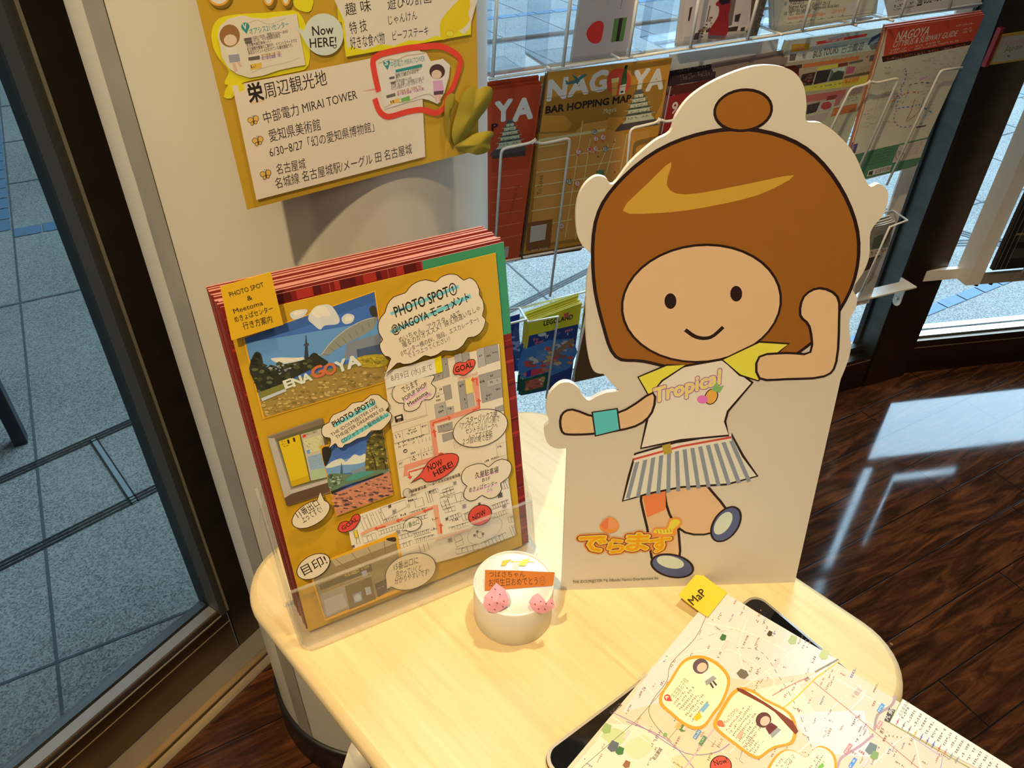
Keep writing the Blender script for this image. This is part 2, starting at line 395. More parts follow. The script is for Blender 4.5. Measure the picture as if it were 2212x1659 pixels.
mk('paving_joints', b, parent=gnd)
b = MB()
def bluerow(s0, w0, s1, w1, n, wd):
    for k in range(n):
        t0, t1 = k / n + .03 / n, (k + 1) / n - .03 / n
        strip(b, s0 + (s1 - s0) * t0, w0 + (w1 - w0) * t0, s0 + (s1 - s0) * t1, w0 + (w1 - w0) * t1, wd, BLUETILE, .0002)
bluerow(-.33, 3.115, 1.0, 3.115, 14, .075); bluerow(-.38, 3.15, -.38, 5.3, 20, .085); bluerow(-2.2, 5.36, 9, 5.40, 70, .085)
bluerow(1.8, 1.157, 4.2, 1.20, 24, .040); bluerow(2.2, 2.45, 6, 2.45, 30, .07); bluerow(-.4, 5.62, 3, 5.62, 20, .06)
mk('blue_pavers', b, parent=gnd)
b = MB()
def slot(a, c, wd):
    t = (c - a).normalized(); q = V((-t.y, t.x, 0)) * wd * .5; b.add([a - q, c - q, c + q, a + q], [(0, 1, 2, 3)], GRATE)
gt = (V((-.959, 1.538, 0)) - V((-1.214, 1.285, 0))).normalized(); gq = V((-gt.y, gt.x, 0))
for base in (V((-1.209, 1.275, .0004)), V((-1.072, 1.023, .0004))):
    for k in (-1, 0, 1): slot(base - gt * 2.5 + gq * .010 * k, base + gt * 3.2 + gq * .010 * k, .0055)
for k in (-1, 1): slot(V((-1.057, 1.427, .0004)) + gt * .0075 * k, V((-.862, 1.211, .0004)) + gt * .0075 * k, .0035)
for base, h_ in ((V((1.75, 2.62, .0004)), 84), (V((1.62, 2.78, .0004)), 130)):
    t_ = V((math.sin(math.radians(h_)), math.cos(math.radians(h_)), 0)); q_ = V((-t_.y, t_.x, 0))
    for k in (-1, 0, 1): slot(base - t_ * .5 + q_ * .02 * k, base + t_ * 1.2 + q_ * .02 * k, .009)
q_ = (V((-.862, 1.211, 0)) - V((-1.057, 1.427, 0))).normalized(); q_ = V((-q_.y, q_.x, 0)) * .0055; p_, r_ = V((-1.057, 1.427, .0003)), V((-.862, 1.211, .0003)); b.add([p_ - q_, r_ - q_, r_ + q_, p_ + q_], [(0, 1, 2, 3)], mat('steel_cover_strip', (.40, .46, .48), .5))
mk('drain_grate', b, parent=gnd)
b = MB(); sbox(b, gd, gw, V((-1.232, 1.415, 0)), -.015, .015, -.02, .02, 0, .9, mat('navy_post_paint', (.012, .025, .05), .4))
sbox(b, gd, gw, V((-1.232, 1.415, 0)), -.013, .013, -.018, .018, .9, .905, GASKET)
mk('bollard', b, None, 'dark navy square post standing on the paving outside the left glass door', 'post')
# room shell behind and above the camera
WALL = mat('warm_white_wall', (.55, .50, .43), .7); CEIL = mat('white_ceiling', (.70, .68, .64), .8)
def wall(name, a, c, z0, z1, th=.06, m=WALL):
    b = MB(); a, c = V(a), V(c); t = (c - a).normalized(); q = V((t.y, -t.x, 0)); b.box(a + UP * z0, c - a, q * th, UP * (z1 - z0), m); return mk(name, b, kind='structure')
e0, e1 = dp(-1.6, -.85, 0), dp(-4, -.85, 0); r1 = A2 + d2 * .14 + d3 * 4
wall('wall_left', e0, e1, 0, 2.7); wall('wall_back', (5.2, -3.4, 0), (-3.2, -3.4, 0), 0, 2.7); wall('wall_right', r1, (5.2, -3.4, 0), 0, 2.7); wall('wall_corner', e1, (-3.2, -3.4, 0), 0, 2.7)
b = MB(); b.prism(pl0, [(v.x, v.y) for v in fl], 2.7, 2.76, CEIL); mk('ceiling', b, kind='structure')
# ---- column with joint strip and skirting
colm = thing('column', (-.219, .79, 0), kind='structure')
b = MB(); b.lathe([(.188, 0), (.188, 2.7)], (-.219, .79, 0), CREAM, 128); mk('column_shaft', b, colm)
b = MB(); b.lathe([(.188, 0), (.1955, 0), (.1955, .078), (.193, .082), (.188, .082)], (-.219, .79, 0), BLACKM, 128); mk('skirting', b, colm)
b = MB()
def arcpt(az, r, z): a = math.radians(az); return V((-.219 + r * math.sin(a), .79 + r * math.cos(a), z))
R_ = random.Random(3); zs = [.083 + i * (2.6 / 60) for i in range(61)]
for i in range(60):
    for k in range(5):
        q0, q1 = -150 + k * 1.9, -150 + (k + 1) * 1.9
        j0 = R_.uniform(-.18, .18) if k == 4 else 0
        b.add([arcpt(q0, .1891, zs[i]), arcpt(q1 + j0, .1891, zs[i]), arcpt(q1 + j0, .1891, zs[i + 1]), arcpt(q0, .1891, zs[i + 1])], [(0, 1, 2, 3)], STRIPM, True)
mk('joint_strip', b, colm)
# ---- left glass door
dl = thing('door_1', dp(-.2, -.9, 0), kind='structure')
b = MB(); sbox(b, d1, n1, O0, -1.6, .425, -.912, -.904, .13, 2.62, GLASS_T); mk('glass_pane', b, dl)
b = MB(); sbox(b, d1, n1, O0, -1.6, .419, -.930, -.871, .03, .137, BRONZE); mk('bottom_rail', b, dl, bevel=.002)
b = MB(); sbox(b, d1, n1, O0, -1.6, .4065, -.929, -.9125, .137, .1395, STEEL); sbox(b, d1, n1, O0, -1.6, .4065, -.9045, -.885, .137, .142, STEEL); mk('glazing_bead', b, dl)
b = MB(); sbox(b, d1, n1, O0, -1.6, .4065, -.874, -.8715, .137, .1382, BRASS); sbox(b, d1, n1, O0, -1.6, .4185, -.8712, -.8702, .112, .114, BRASS); mk('edge_line', b, dl)
b = MB(); sbox(b, d1, n1, O0, .4205, .80, -.96, -.871, 0, 2.7, BRONZE); sbox(b, d1, n1, O0, .407, .4205, -.935, -.8715, .137, 2.62, mat('dark_glazing_channel', (.03, .028, .025), .5)); mk('door_stile', b, dl)
b = MB(); sbox(b, d1, n1, O0, .4187, .4228, -.871, -.8698, .14, 2.6, BRASS); mk('stile_line', b, dl)
b = MB(); sbox(b, d1, n1, O0, -1.6, .56, -.871, -.832, 0, .030, BRASS); mk('threshold', b, dl)
b = MB(); sbox(b, d1, n1, O0, -1.6, .58, -.829, -.812, 0, .006, BRASS); mk('trim_1', b, kind='structure')
b = MB(); sbox(b, d1, n1, O0, -1.7, .8, -.96, -.84, 2.62, 2.7, BRONZE); mk('head_rail', b, dl)
# ---- window with the leaflet rack
wr = thing('window_1', A2 - d2 * .6, kind='structure')
b = MB(); sbox(b, d2, n2, A2, -1.30, -.01, -.062, -.054, .10, 2.62, GLASS); mk('glass_pane', b, wr)
b = MB(); sbox(b, d2, n2, A2, -1.30, 0, -.075, .0, 0, .105, BRONZE); sbox(b, d2, n2, A2, -1.30, 0, -.053, -.035, .105, .118, BRONZE2); mk('bottom_rail', b, wr)
b = MB(); sbox(b, d2, n2, A2, -1.30, -.005, 0, .0012, .092, .0945, BRASS); mk('edge_line', b, wr)
b = MB(); sbox(b, d2, n2, A2, -.006, .0, -.066, 0, .0, 2.62, BRONZE2); sbox(b, d2, n2, A2, -.014, -.006, -.066, -.052, .0, 2.62, GASKET); mk('reveal', b, wr)
b = MB(); sbox(b, d2, n2, A2, -1.40, 0, -.075, 0, 2.62, 2.7, BRONZE); mk('head_rail', b, wr)
b = MB(); sbox(b, d2, n2, A2, -1.42, -1.30, -.075, 0, 0, 2.7, BRONZE); mk('corner_post', b, wr)
b = MB(); sbox(b, d2, n2, A2, 0, .146, -.075, .004, 0, 2.7, BRONZE); mk('trim_2', b, kind='structure')
# ---- glass door on the right
B3 = A2 + d2 * .146
dr = thing('door_2', B3 + d3 * .6, kind='structure')
b = MB(); sbox(b, d3, n3, B3, -.02, 2.6, -.054, -.046, .10, 2.62, GLASS); mk('glass_pane', b, dr)
b = MB(); sbox(b, d3, n3, B3, -.02, 2.6, -.075, -.006, 0, .112, BRONZE); mk('bottom_rail', b, dr)
b = MB(); sbox(b, d3, n3, B3, -.02, 2.6, -.045, -.022, .112, .118, STEEL); sbox(b, d3, n3, B3, -.02, 2.6, -.075, -.055, .112, .118, STEEL); mk('glazing_bead', b, dr)
b = MB(); sbox(b, d3, n3, B3, .01, 2.6, -.006, -.0045, .088, .0905, BRASS); mk('edge_line', b, dr)
b = MB(); sbox(b, d3, n3, B3, 1.05, 1.15, -.075, -.005, 0, 2.7, BRONZE); sbox(b, d3, n3, B3, -.02, 2.7, -.075, 0, 2.62, 2.7, BRONZE); mk('door_stile', b, dr)
# door stop on the floor by the post
b = MB(); ds = atz(1857, 826, 0); b.lathe([(.0, .022), (.007, .021), (.011, .016), (.012, 0)][::-1], ds, STEEL, 20); mk('door_stop', b, None, 'small round metal door stop on the floor at the foot of the dark door post', 'door stop')
# ================================================================= table
TZ = .72
tx, ty_ = V((.7206, .6934, 0)), V((.6934, -.7206, 0))
tc_ = tx * .3235 + ty_ * -.2655; hx, hy, cr_ = .2005, .2475, .060
table = thing('side_table', (tc_.x, tc_.y, 0), 'small pale birch table with rounded corners and white tube legs beside the cream column', 'table')
def rrect(hx, hy, r, n=10):
    o = []
    for sx, sy, a0 in ((1, 1, 0), (-1, 1, 90), (-1, -1, 180), (1, -1, 270)):
        for i in range(n + 1):
            a = math.radians(a0 + 90 * i / n); o.append((sx * (hx - r) + r * math.cos(a), sy * (hy - r) + r * math.sin(a)))
    return o
TP = Plane(V((tc_.x, tc_.y, 0)), tx, -ty_)
b = MB(); rings = []
for ins, z in ((.012, TZ - .024), (.003, TZ - .022), (0, TZ - .014), (0, TZ - .009), (.002, TZ - .003), (.008, TZ)):
    rings.append([TP.W(x, y, z) for x, y in rrect(hx - ins, hy - ins, cr_ - ins)])
n_ = len(rings[0]); vs = [p for r in rings for p in r]
fs = [(i * n_ + k, i * n_ + (k + 1) % n_, (i + 1) * n_ + (k + 1) % n_, (i + 1) * n_ + k) for i in range(len(rings) - 1) for k in range(n_)]
b.add(vs, fs, BIRCH, True); b.add(rings[-1], [tuple(range(n_))], BIRCH); b.add(rings[0], [tuple(reversed(range(n_)))], BIRCH)
top = mk('table_top', b, table)
LEGM = mat('white_leg_enamel', (.62, .60, .55), .4)
legA = atz(776, 1640, .60); legB = atz(768, 1659, .57)
ld = (legB - legA)
def leg(p_top, p_bot):
    b = MB(); b.tube([p_top, p_bot], .0115, LEGM, 14); o = mk('leg', b, table)
    f = MB(); q = V(p_bot); f.lathe([(.0135, .0), (.0135, .018), (.012, .02)], (q.x, q.y, 0), GASKET, 16); mk('rubber_foot', f, o)
for sx, sy in ((-1, -1), (-1, 1), (1, 1), (1, -1)):
    t0 = TP.W(sx * (hx - .05), sy * (hy - .09), TZ - .026); t1 = TP.W(sx * (hx - .035), sy * (hy - .02), .012)
    if (sx, sy) == (-1, 1):   # the leg that shows beside the column
        t0 = atz(784, 1622, TZ - .026); t1 = t0 + (atz(768, 1659, .60) - t0) * ((t0.z - .012) / (t0.z - .60))
    leg(t0, t1)
b = MB(); u0 = MB()
b.prism(TP.off(0), rrect(hx - .045, hy - .05, .03), TZ - .036, TZ - .024, LEGM); mk('apron_frame', b, table)
# knot in the wood by the right corner
b = MB(); kp = Plane((0, 0, TZ), (1, 0, 0), (0, 1, 0)); a_ = Art(kp, (255, 225, 140), .0002); a_.poly(ell(1925, 1391, 4.5, 1.8, 35, 10), (120, 90, 30)); mk('knot', a_, table)

# ================================================================= photo-spot display in its acrylic stand
yaw, lean = math.radians(28.694), math.radians(11.151)
su = V((math.cos(yaw), math.sin(yaw), 0)); sb = V((-math.sin(yaw), math.cos(yaw), 0)); sv = UP * math.cos(lean) + sb * math.sin(lean)
PS = Plane(V((-.17162, .39263, HC - .58095)), su, sv)
SW = (212, 185, 145)
stand = thing('acrylic_stand', PS.W(.105, 0, 0) * 1 - UP * (PS.o.z - TZ), 'clear acrylic display stand with a low front pocket on the left of the table', 'display stand')
b = MB(); L0 = PS.o - UP * (PS.o.z - TZ)
def sp_(a, e, z): return L0 + su * a - sb * e + UP * z      # a along, e toward viewer, z above the table
rl = lambda a0, a1, e0_, e1_: [(a0, e0_), (a1, e0_), (a1, e1_), (a0, e1_)]
# base plate with rounded front corners
bp_ = Plane(L0, su, sb)
base = [(-.012, .040)] + [(-.012 + .012 - .012 * math.cos(t), -.006 - .012 * math.sin(t)) for t in (0, .4, .8, 1.2, 1.57)] + [(.223 - .012 + .012 * math.sin(t), -.006 - .012 * math.cos(t)) for t in (0, .4, .8, 1.2, 1.57)] + [(.223, .040)]
b.prism(bp_, base, .0002, .0032, ACRYL_E); mk('base_plate', b, stand)
fr = PS.off(.009)
b = MB(); b.prism(fr, [(-.008, -.004), (.219, -.004), (.219, .0565), (-.008, .0565)], 0, .0022, ACRYL, ACRYL_E); mk('front_panel', b, stand)
b = MB(); b.prism(fr, [(-.0085, .0560), (.2195, .0560), (.2195, .0575), (-.0085, .0575)], -.0003, .0026, ACRYL_E); mk('front_rim', b, stand)
b = MB(); bk = PS.off(-.0375)
b.prism(bk, [(-.014, .0055), (.229, .0055), (.229, .100), (.221, .125), (.214, .142), (-.002, .142), (-.008, .125), (-.014, .100)], 0, .0022, ACRYL, ACRYL_E); mk('back_panel', b, stand)
for nm, a0 in (('side_panel', -.0105), ('side_panel', .2192)):
    b = MB(); vs = [PS.W(a0, -.003, .0085), PS.W(a0, .0555, .0085), PS.W(a0, .135, -.0353), PS.W(a0, .0055, -.0353)]
    vs = vs + [v + su * .0022 for v in vs]
    b.add(vs, [(0, 1, 2, 3), (7, 6, 5, 4)], ACRYL); b.add(vs, [(0, 4, 5, 1), (1, 5, 6, 2), (2, 6, 7, 3), (3, 7, 4, 0)], ACRYL_E); mk(nm, b, stand)
# plaid folders
FEDGE = mat('folder_edge', (.46, .20, .16), .45, 0, .3, 300)
RED1, RED2, RED3, GREEN = (128, 22, 20), (168, 30, 26), (88, 10, 12), (58, 125, 85)
def folder(h, art):
    pl = PS.off(h); c = [pl.px(*q) for q in ((482, 674), (1089, 530))]
    q = [(-.0015, -.001), (.2185, -.001), (.2185, .3045), (-.0015, .3045)]
    a = Art(pl, SW); a.prism(pl, q, -.0009 if art else -.0025, 0, paper((.20, .02, .016)), FEDGE)
    if art:
        cs = [paper(x) for x in ((.20, .012, .012), (.40, .03, .025), (.09, .006, .008))]
        def uv(x0, y0, x1, y1, m): a.flat([(x0, y0), (x1, y0), (x1, y1), (x0, y1)], m)
        k = 0; x = -.0012
        while x < .2175:
            w_ = (.006, .010, .004, .012)[k % 4]; uv(x, -.001, min(x + w_, .2182), .3042, cs[k % 3]); x += w_; k += 1
        y = 0; k = 0
        while y < .30:
            w_ = (.005, .009, .004)[k % 3]
            if k % 2: uv(-.0012, y, .2182, min(y + w_ * .5, .304), cs[(k // 2) % 3])
            y += w_; k += 1
        pale = paper((.45, .12, .10))
        for x in (.03, .075, .12, .165, .205): uv(x, -.001, x + .0004, .3042, pale)
        for k in range(16): uv(-.0012, .01 + .019 * k, .2182, .0103 + .019 * k, pale)
        g = paper((.045, .30, .17)); uv(.148, .285, .2184, .3044, g); uv(.200, .225, .2184, .3044, g)
    return a
fo = []
for k in range(12):
    a = folder(-.0012 - .0027 * k, k == 0)
    o = mk('plaid_folder', a, None, 'red tartan folder with green corner directly behind the yellow photo sheet' if k == 0 else 'one of the red tartan folders stacked behind the front folder in the acrylic stand', 'folder', 'tartan folders in the acrylic stand')
    if k:
        rr = random.Random(k); o.location += su * (rr.uniform(-.0012, .0010) - .0003 * k) + sv * (rr.uniform(-.0004, .0012) + .00056 * k)
# white sheet that peeks out on the right
b = MB(); pl = PS.off(-.0006); q = [pl.px(*p) for p in ((1000, 880), (1094, 866), (1109, 974), (1015, 990))]
b.prism(pl, q, 0, .0002, paper((.72, .70, .66))); mk('white_slip', b, None, 'narrow white paper edge peeking out at the right of the yellow photo sheet', 'paper')
# ---- the yellow sheet with everything glued on it
sheet = thing('photo_spot_sheet', PS.W(.105, 0, 0), 'yellow handmade photo spot sheet with four photos, two maps and speech bubbles', 'notice')
PS.o += PS.n * .0004
a = Art(PS, SW); yq = [PS.px(*p) for p in ((490.5, 686.6), (1070.5, 546), (1128, 1178), (667, 1364))]
a.prism(PS, yq, -.0004, .0002, paper((.60, .38, .022))); a.h = .0003; mk('backing_card', a, sheet)
LV = [.0006]
def piece(name, build, white=SW, pl=PS, par=sheet, lab=None):
    a = Art(pl, white, LV[0]); build(a); LV[0] = a.h + 1e-4
    return mk(name, a, par, lab)
ORG = (222, 145, 25); WH = (214, 182, 134); BLK = (45, 28, 15)
SKY1, SKY2 = (62, 92, 135), (92, 128, 150)
def photo1(a):
    a.at(2.9105, 440, 500)
    a.poly([(243, 662), (1080, 368), (1162, 940), (372, 1178)], ORG)
    a.poly([(255, 668), (1072, 378), (1150, 934), (380, 1166)], SKY1)
    a.poly([(262, 700), (1100, 560), (1122, 760), (330, 930)], SKY2)
    a.poly([(255, 668), (700, 510), (1072, 378), (1080, 440), (700, 575), (400, 670), (264, 700)], (55, 82, 118))
    for q in ([(540, 520), (560, 500), (600, 490), (650, 490), (640, 520), (600, 545), (560, 550)], [(655, 545), (690, 480), (740, 460), (800, 465), (850, 540), (840, 580), (760, 590), (730, 615), (690, 585)], [(865, 545), (900, 515), (945, 530), (930, 570), (885, 580)], [(420, 800), (480, 790), (620, 790), (720, 770), (700, 800), (500, 830)]):
        a.poly(q, (196, 180, 160), sm=4)
        a.poly([(x * .6 + .4 * q[0][0] + 20, y * .5 + .5 * q[2][1] + 8) for x, y in q], (215, 200, 178), sm=4)
    # glass canopy
    a.poly([(735, 775), (790, 700), (880, 620), (990, 560), (1080, 535), (1086, 560), (1060, 610), (980, 660), (860, 720), (780, 775)], (132, 122, 95), sm=4)
    for k in range(9):
        t = k / 8; a.line([(745 + 330 * t, 770 - 225 * t ** .8), (790 + 285 * t, 775 - 200 * t)], 2.5, (92, 85, 62))
    a.line([(740, 772), (800, 695), (890, 618), (990, 562), (1078, 538)], 4, (180, 170, 140), sm=4)
    a.poly([(900, 700), (1105, 640), (1118, 740), (880, 800)], (120, 115, 105)); a.poly([(960, 740), (1115, 705), (1122, 760), (965, 800)], (70, 75, 85))
    # tower
    a.poly([(640, 650), (644, 650), (652, 720), (660, 800), (630, 800), (636, 720)], (48, 50, 55)); a.poly([(628, 705), (660, 700), (660, 715), (630, 720)], (60, 60, 62))
    # trees
    a.poly([(285, 860), (320, 760), (360, 770), (390, 850), (520, 830), (640, 800), (690, 760), (740, 790), (780, 830), (640, 880), (420, 1000), (350, 1020), (320, 950)], (45, 42, 25), sm=3)
    a.blobs([(290, 860), (330, 770), (380, 840), (640, 810), (720, 770), (760, 830), (500, 930), (345, 1010)], 22, 60, [(40, 38, 20), (68, 62, 32), (90, 84, 45), (30, 30, 22)], 4)
    a.poly([(1040, 480), (1075, 465), (1090, 530), (1055, 530)], (58, 48, 32), sm=3)
    a.blobs([(400, 850), (560, 820), (620, 840), (470, 900)], 14, 14, [(150, 140, 120), (120, 112, 100)], 8)
    # lawn
    a.poly([(350, 1040), (520, 970), (760, 900), (1000, 810), (1130, 780), (1150, 934), (380, 1166)], (150, 112, 48))
    a.poly([(345, 1010), (560, 930), (900, 830), (980, 810), (960, 850), (600, 950), (358, 1060)], (118, 105, 40))
    a.blobs([(365, 1060), (620, 980), (1000, 860), (1148, 930), (385, 1160)], 16, 170, [(178, 138, 62), (140, 105, 42), (190, 150, 75), (120, 92, 36)], 5, .5)
    a.poly([(960, 790), (1130, 770), (1145, 840), (1000, 850)], (160, 130, 30), sm=3); a.blobs([(965, 795), (1130, 775), (1140, 840), (1000, 848)], 14, 40, [(185, 150, 35), (130, 105, 25)], 6)
    a.poly([(360, 1045), (510, 985), (520, 1000), (365, 1065)], (180, 168, 150))
    # big standing letters
    for t, x0, y0, x1, y1, c in (('E', 515, 985, 560, 968, (205, 190, 165)), ('N', 566, 972, 622, 950, (205, 190, 165)), ('A', 625, 950, 680, 930, (205, 190, 165)), ('G', 690, 925, 760, 896, (192, 92, 45)), ('O', 766, 905, 836, 880, (192, 92, 45)), ('Y', 842, 885, 905, 860, (205, 190, 165)), ('A', 905, 862, 985, 835, (205, 190, 165))):
        a.text(t, (x0, y0), (x1, y1), 72 if x0 > 640 else 55, c, .04)
piece('photo', photo1)
def bubble1(a):
    a.at(7.54, 820, 580)
    cl = [(60, 690), (100, 560), (200, 440), (390, 372), (450, 290), (560, 205), (720, 160), (880, 195), (960, 120), (1100, 70), (1230, 85), (1335, 168), (1430, 130), (1530, 190), (1592, 330), (1590, 405), (1650, 500), (1665, 640), (1640, 745), (1690, 800), (1670, 920), (1600, 1030), (1500, 1090), (1405, 1102), (1330, 1220), (1220, 1300), (1100, 1320), (1000, 1312), (920, 1370), (800, 1410), (700, 1390), (600, 1460), (480, 1520), (350, 1530), (262, 1512), (60, 1700), (155, 1440), (60, 1400), (-5, 1310), (-25, 1200), (25, 1130), (-40, 1020), (-50, 870), (0, 760)]
    a.poly(cl, WH, INK, 13, 2)
    T = (112, 168, 150); a.poly([(140, 690), (1250, 240), (1262, 300), (160, 740)], T); a.poly([(135, 990), (1440, 390), (1462, 455), (165, 1035)], T)
    a.text('PHOTO SPOT①', (240, 770), (1240, 375), 175, INK, .016); a.text('@NAGOYA モニュメント', (190, 1040), (1440, 500), 135, INK, .016)
    a.text('ぬいちゃん、アクスタ、ARで', (300, 1180), (1290, 730), 80, INK); a.text('撮るのがオススメ！映え間違いなし✧', (355, 1262), (1610, 650), 82, INK)
    a.text('(iセンター横のEV、階段、エスカレーター)', (330, 1390), (1580, 830), 72, INK); a.text('で１つ上ってください！', (440, 1430), (1115, 1150), 72, INK)
def map1(a):
    a.at(6.38, 800, 760)
    a.poly([(180, 330), (1760, -120), (1880, 1600), (1865, 1640), (420, 1990)], WH)
    G1, G2 = (150, 130, 104), (165, 146, 118); BL = 3.2
    for q, c in (([(965, 80), (1045, 60), (1080, 330), (990, 360)], G1), ([(850, 310), (975, 270), (990, 360), (860, 400)], G1), ([(1145, 35), (1240, 5), (1262, 130), (1160, 160)], G2), ([(1245, 10), (1345, -20), (1360, 90), (1262, 120)], G1), ([(1450, -45), (1550, -75), (1580, 175), (1475, 210)], G2), ([(1550, -75), (1740, -120), (1765, 110), (1580, 165)], G1),
                 ([(1480, 310), (1780, 225), (1810, 610), (1530, 695)], G1), ([(1590, 380), (1785, 330), (1795, 420), (1600, 480)], G2), ([(1190, 400), (1295, 370), (1340, 760), (1240, 795)], G1), ([(1310, 570), (1400, 545), (1430, 735), (1335, 760)], G2), ([(990, 465), (1090, 435), (1115, 630), (1020, 660)], G1), ([(870, 715), (1020, 670), (1045, 860), (895, 910)], G2), ([(895, 490), (990, 465), (1000, 560), (905, 590)], WH), ([(1040, 750), (1135, 735), (1140, 830), (1050, 860)], G2),
                 ([(910, 1010), (1115, 950), (1125, 1060), (925, 1100)], G1), ([(975, 1125), (1125, 1085), (1140, 1180), (990, 1230)], G1), ([(1700, 760), (1815, 715), (1830, 800), (1720, 820)], G1)):
        a.poly(q, c, BLK, BL)
    for q in ([(295, 1110), (425, 1070), (445, 1210), (320, 1255)], [(425, 1070), (675, 985), (700, 1140), (445, 1210)], [(675, 985), (785, 950), (800, 1110), (700, 1140)], [(360, 1500), (535, 1435), (550, 1530), (380, 1590)], [(535, 1435), (680, 1385), (700, 1480), (550, 1530)], [(690, 1385), (840, 1330), (850, 1430), (700, 1480)], [(1720, 1265), (1860, 1225), (1870, 1400), (1740, 1440)], [(440, 700), (740, 640), (765, 850), (480, 930)], [(1130, 1230), (1220, 1200), (1230, 1290), (1150, 1320)]):
        a.line(q, BL, BLK, True)
    for k in range(4): a.line([(650 + 50 * k, 1200 - 16 * k), (660 + 50 * k, 1250 - 16 * k)], BL, BLK); a.line([(680 + 50 * k, 1325 - 16 * k), (690 + 50 * k, 1385 - 18 * k)], BL, BLK)
    a.line([(285, 1010), (785, 860)], BL, BLK); a.line([(320, 1255), (800, 1110)], BL, BLK); a.line([(980, 1100), (1125, 1058)], BL, BLK)
    r = 0
    for p0, p1 in (((500, 1090), (620, 1050)), ((470, 1140), (650, 1085)), ((335, 1150), (400, 1130)), ((345, 1180), (410, 1160)), ((700, 1030), (770, 1010)), ((350, 1275), (740, 1140)), ((380, 1310), (500, 1275)), ((550, 1250), (600, 1238)), ((550, 1400), (630, 1370)), ((560, 1455), (660, 1420)), ((570, 1490), (650, 1465)), ((720, 1420), (830, 1385)), ((390, 1540), (520, 1500)), ((940, 520), (980, 508)), ((920, 560), (980, 545)), ((1500, 420), (1560, 400)), ((1620, 340), (1680, 322)), ((1640, 420), (1740, 390)), ((1560, 610), (1660, 585)), ((1580, 650), (1640, 635)), ((1720, 520), (1780, 500)), ((1220, 470), (1280, 450)), ((1255, 660), (1300, 645)), ((1260, 720), (1310, 705)), ((930, 770), (1000, 745)), ((930, 830), (1010, 805)), ((1060, 790), (1110, 778)), ((1590, 60), (1650, 45)), ((1670, 20), (1740, 5)), ((1490, 60), (1530, 45)), ((960, 1030), (1080, 1000)), ((1740, 1310), (1840, 1285)), ((860, 350), (950, 325)), ((1000, 180), (1040, 170)), ((1265, 60), (1340, 40)), ((510, 900), (580, 870)), ((1560, 1510), (1760, 1440)), ((900, 620), (970, 600)), ((900, 670), (960, 655)), ((240, 590), (290, 580))):
        r += 1; a.micro(p0, p1, 24, BLK, r)
    a.poly([(318, 875), (430, 840), (448, 930), (335, 962)], BLK); a.poly([(345, 885), (410, 865), (415, 895), (350, 912)], WH); a.text('☕', (365, 945), (410, 932), 22, WH)
    a.poly(ell(470, 1350, 30, 24, -20, 14), BLK); a.poly([(452, 1350), (490, 1338), (486, 1358), (460, 1366)], WH)
    PK = (214, 126, 86)
    a.line([(490, 1690), (475, 1580), (900, 1440), (835, 960), (1475, 760), (1430, 335)], 88, PK); a.poly([(1290, 370), (1385, 340), (1405, 545), (1310, 570)], (232, 180, 84), ORG, 4)
    A = (205, 72, 42)
    def arrow(pts, w_):
        a.line(pts, w_, A); (x0, y0), (x1, y1) = pts[-2], pts[-1]; L = math.hypot(x1 - x0, y1 - y0); dx, dy = (x1 - x0) / L, (y1 - y0) / L
        a.poly([(x1 + dx * 42, y1 + dy * 42), (x1 - dy * 38, y1 + dx * 38), (x1 + dy * 38, y1 - dx * 38)], A)
    arrow([(885, 1160), (870, 1095)], 22); arrow([(855, 1010), (850, 965), (1060, 900)], 20); arrow([(1390, 795), (1490, 755), (1480, 670)], 20); arrow([(1460, 450), (1450, 355), (1410, 368)], 18); arrow([(760, 1570), (520, 1640), (530, 1700)], 20)
    a.poly([(920, 1395), (960, 1370), (1000, 1380), (960, 1420)], A)
    a.text('(Meetoma)', (1200, 385), (1460, 300), 52, (205, 110, 70)); a.poly(ell(500, 1930, 62, 62), (196, 170, 130), BLK, 6)
    a.at(3.16, 520, 950); a.text('愛知県芸術文化センター／愛知県美術館', (1490, 220), (1140, 340), 18, BLK, .01)
def popup(a):
    a.at(6.38, 800, 760)
    a.poly([(330, 455), (500, 400), (850, 305), (850, 370), (825, 425), (880, 470), (885, 530), (860, 600), (800, 645), (705, 650), (660, 745), (560, 803), (465, 792), (448, 730), (455, 690), (380, 690), (310, 640), (285, 560)], WH, INK, 9, 2)
    PKH = (222, 160, 185); a.poly([(450, 640), (760, 450), (775, 500), (460, 680)], PKH); a.poly([(510, 720), (820, 520), (830, 590), (530, 750)], PKH)
    a.text('でらます', (435, 555), (655, 440), 78, INK, .006); a.text('POPUP SHOP', (450, 670), (775, 450), 62, INK, .01); a.text('Meetoma', (520, 740), (785, 560), 62, INK, .012); a.text('さん', (750, 620), (830, 575), 40, INK)
def slip(a):
    a.at(6.38, 800, 760); a.poly([(185, 265), (865, 75), (890, 285), (215, 492)], (226, 196, 150)); a.text('8月9日 (水)まで', (275, 390), (845, 225), 75, (110, 95, 70)); a.poly([(865, 75), (960, 38), (980, 262), (890, 285)], (222, 182, 10))
def goal1(a):
    a.at(6.38, 800, 760); a.poly([(1125, 240), (1145, 165), (1200, 130), (1285, 130), (1340, 98), (1410, 92), (1428, 140), (1400, 210), (1335, 270), (1270, 310), (1200, 295), (1150, 300), (1130, 275)], (214, 72, 48), INK, 9, 3); a.text('GOAL', (1160, 275), (1400, 190), 78, INK, .02)
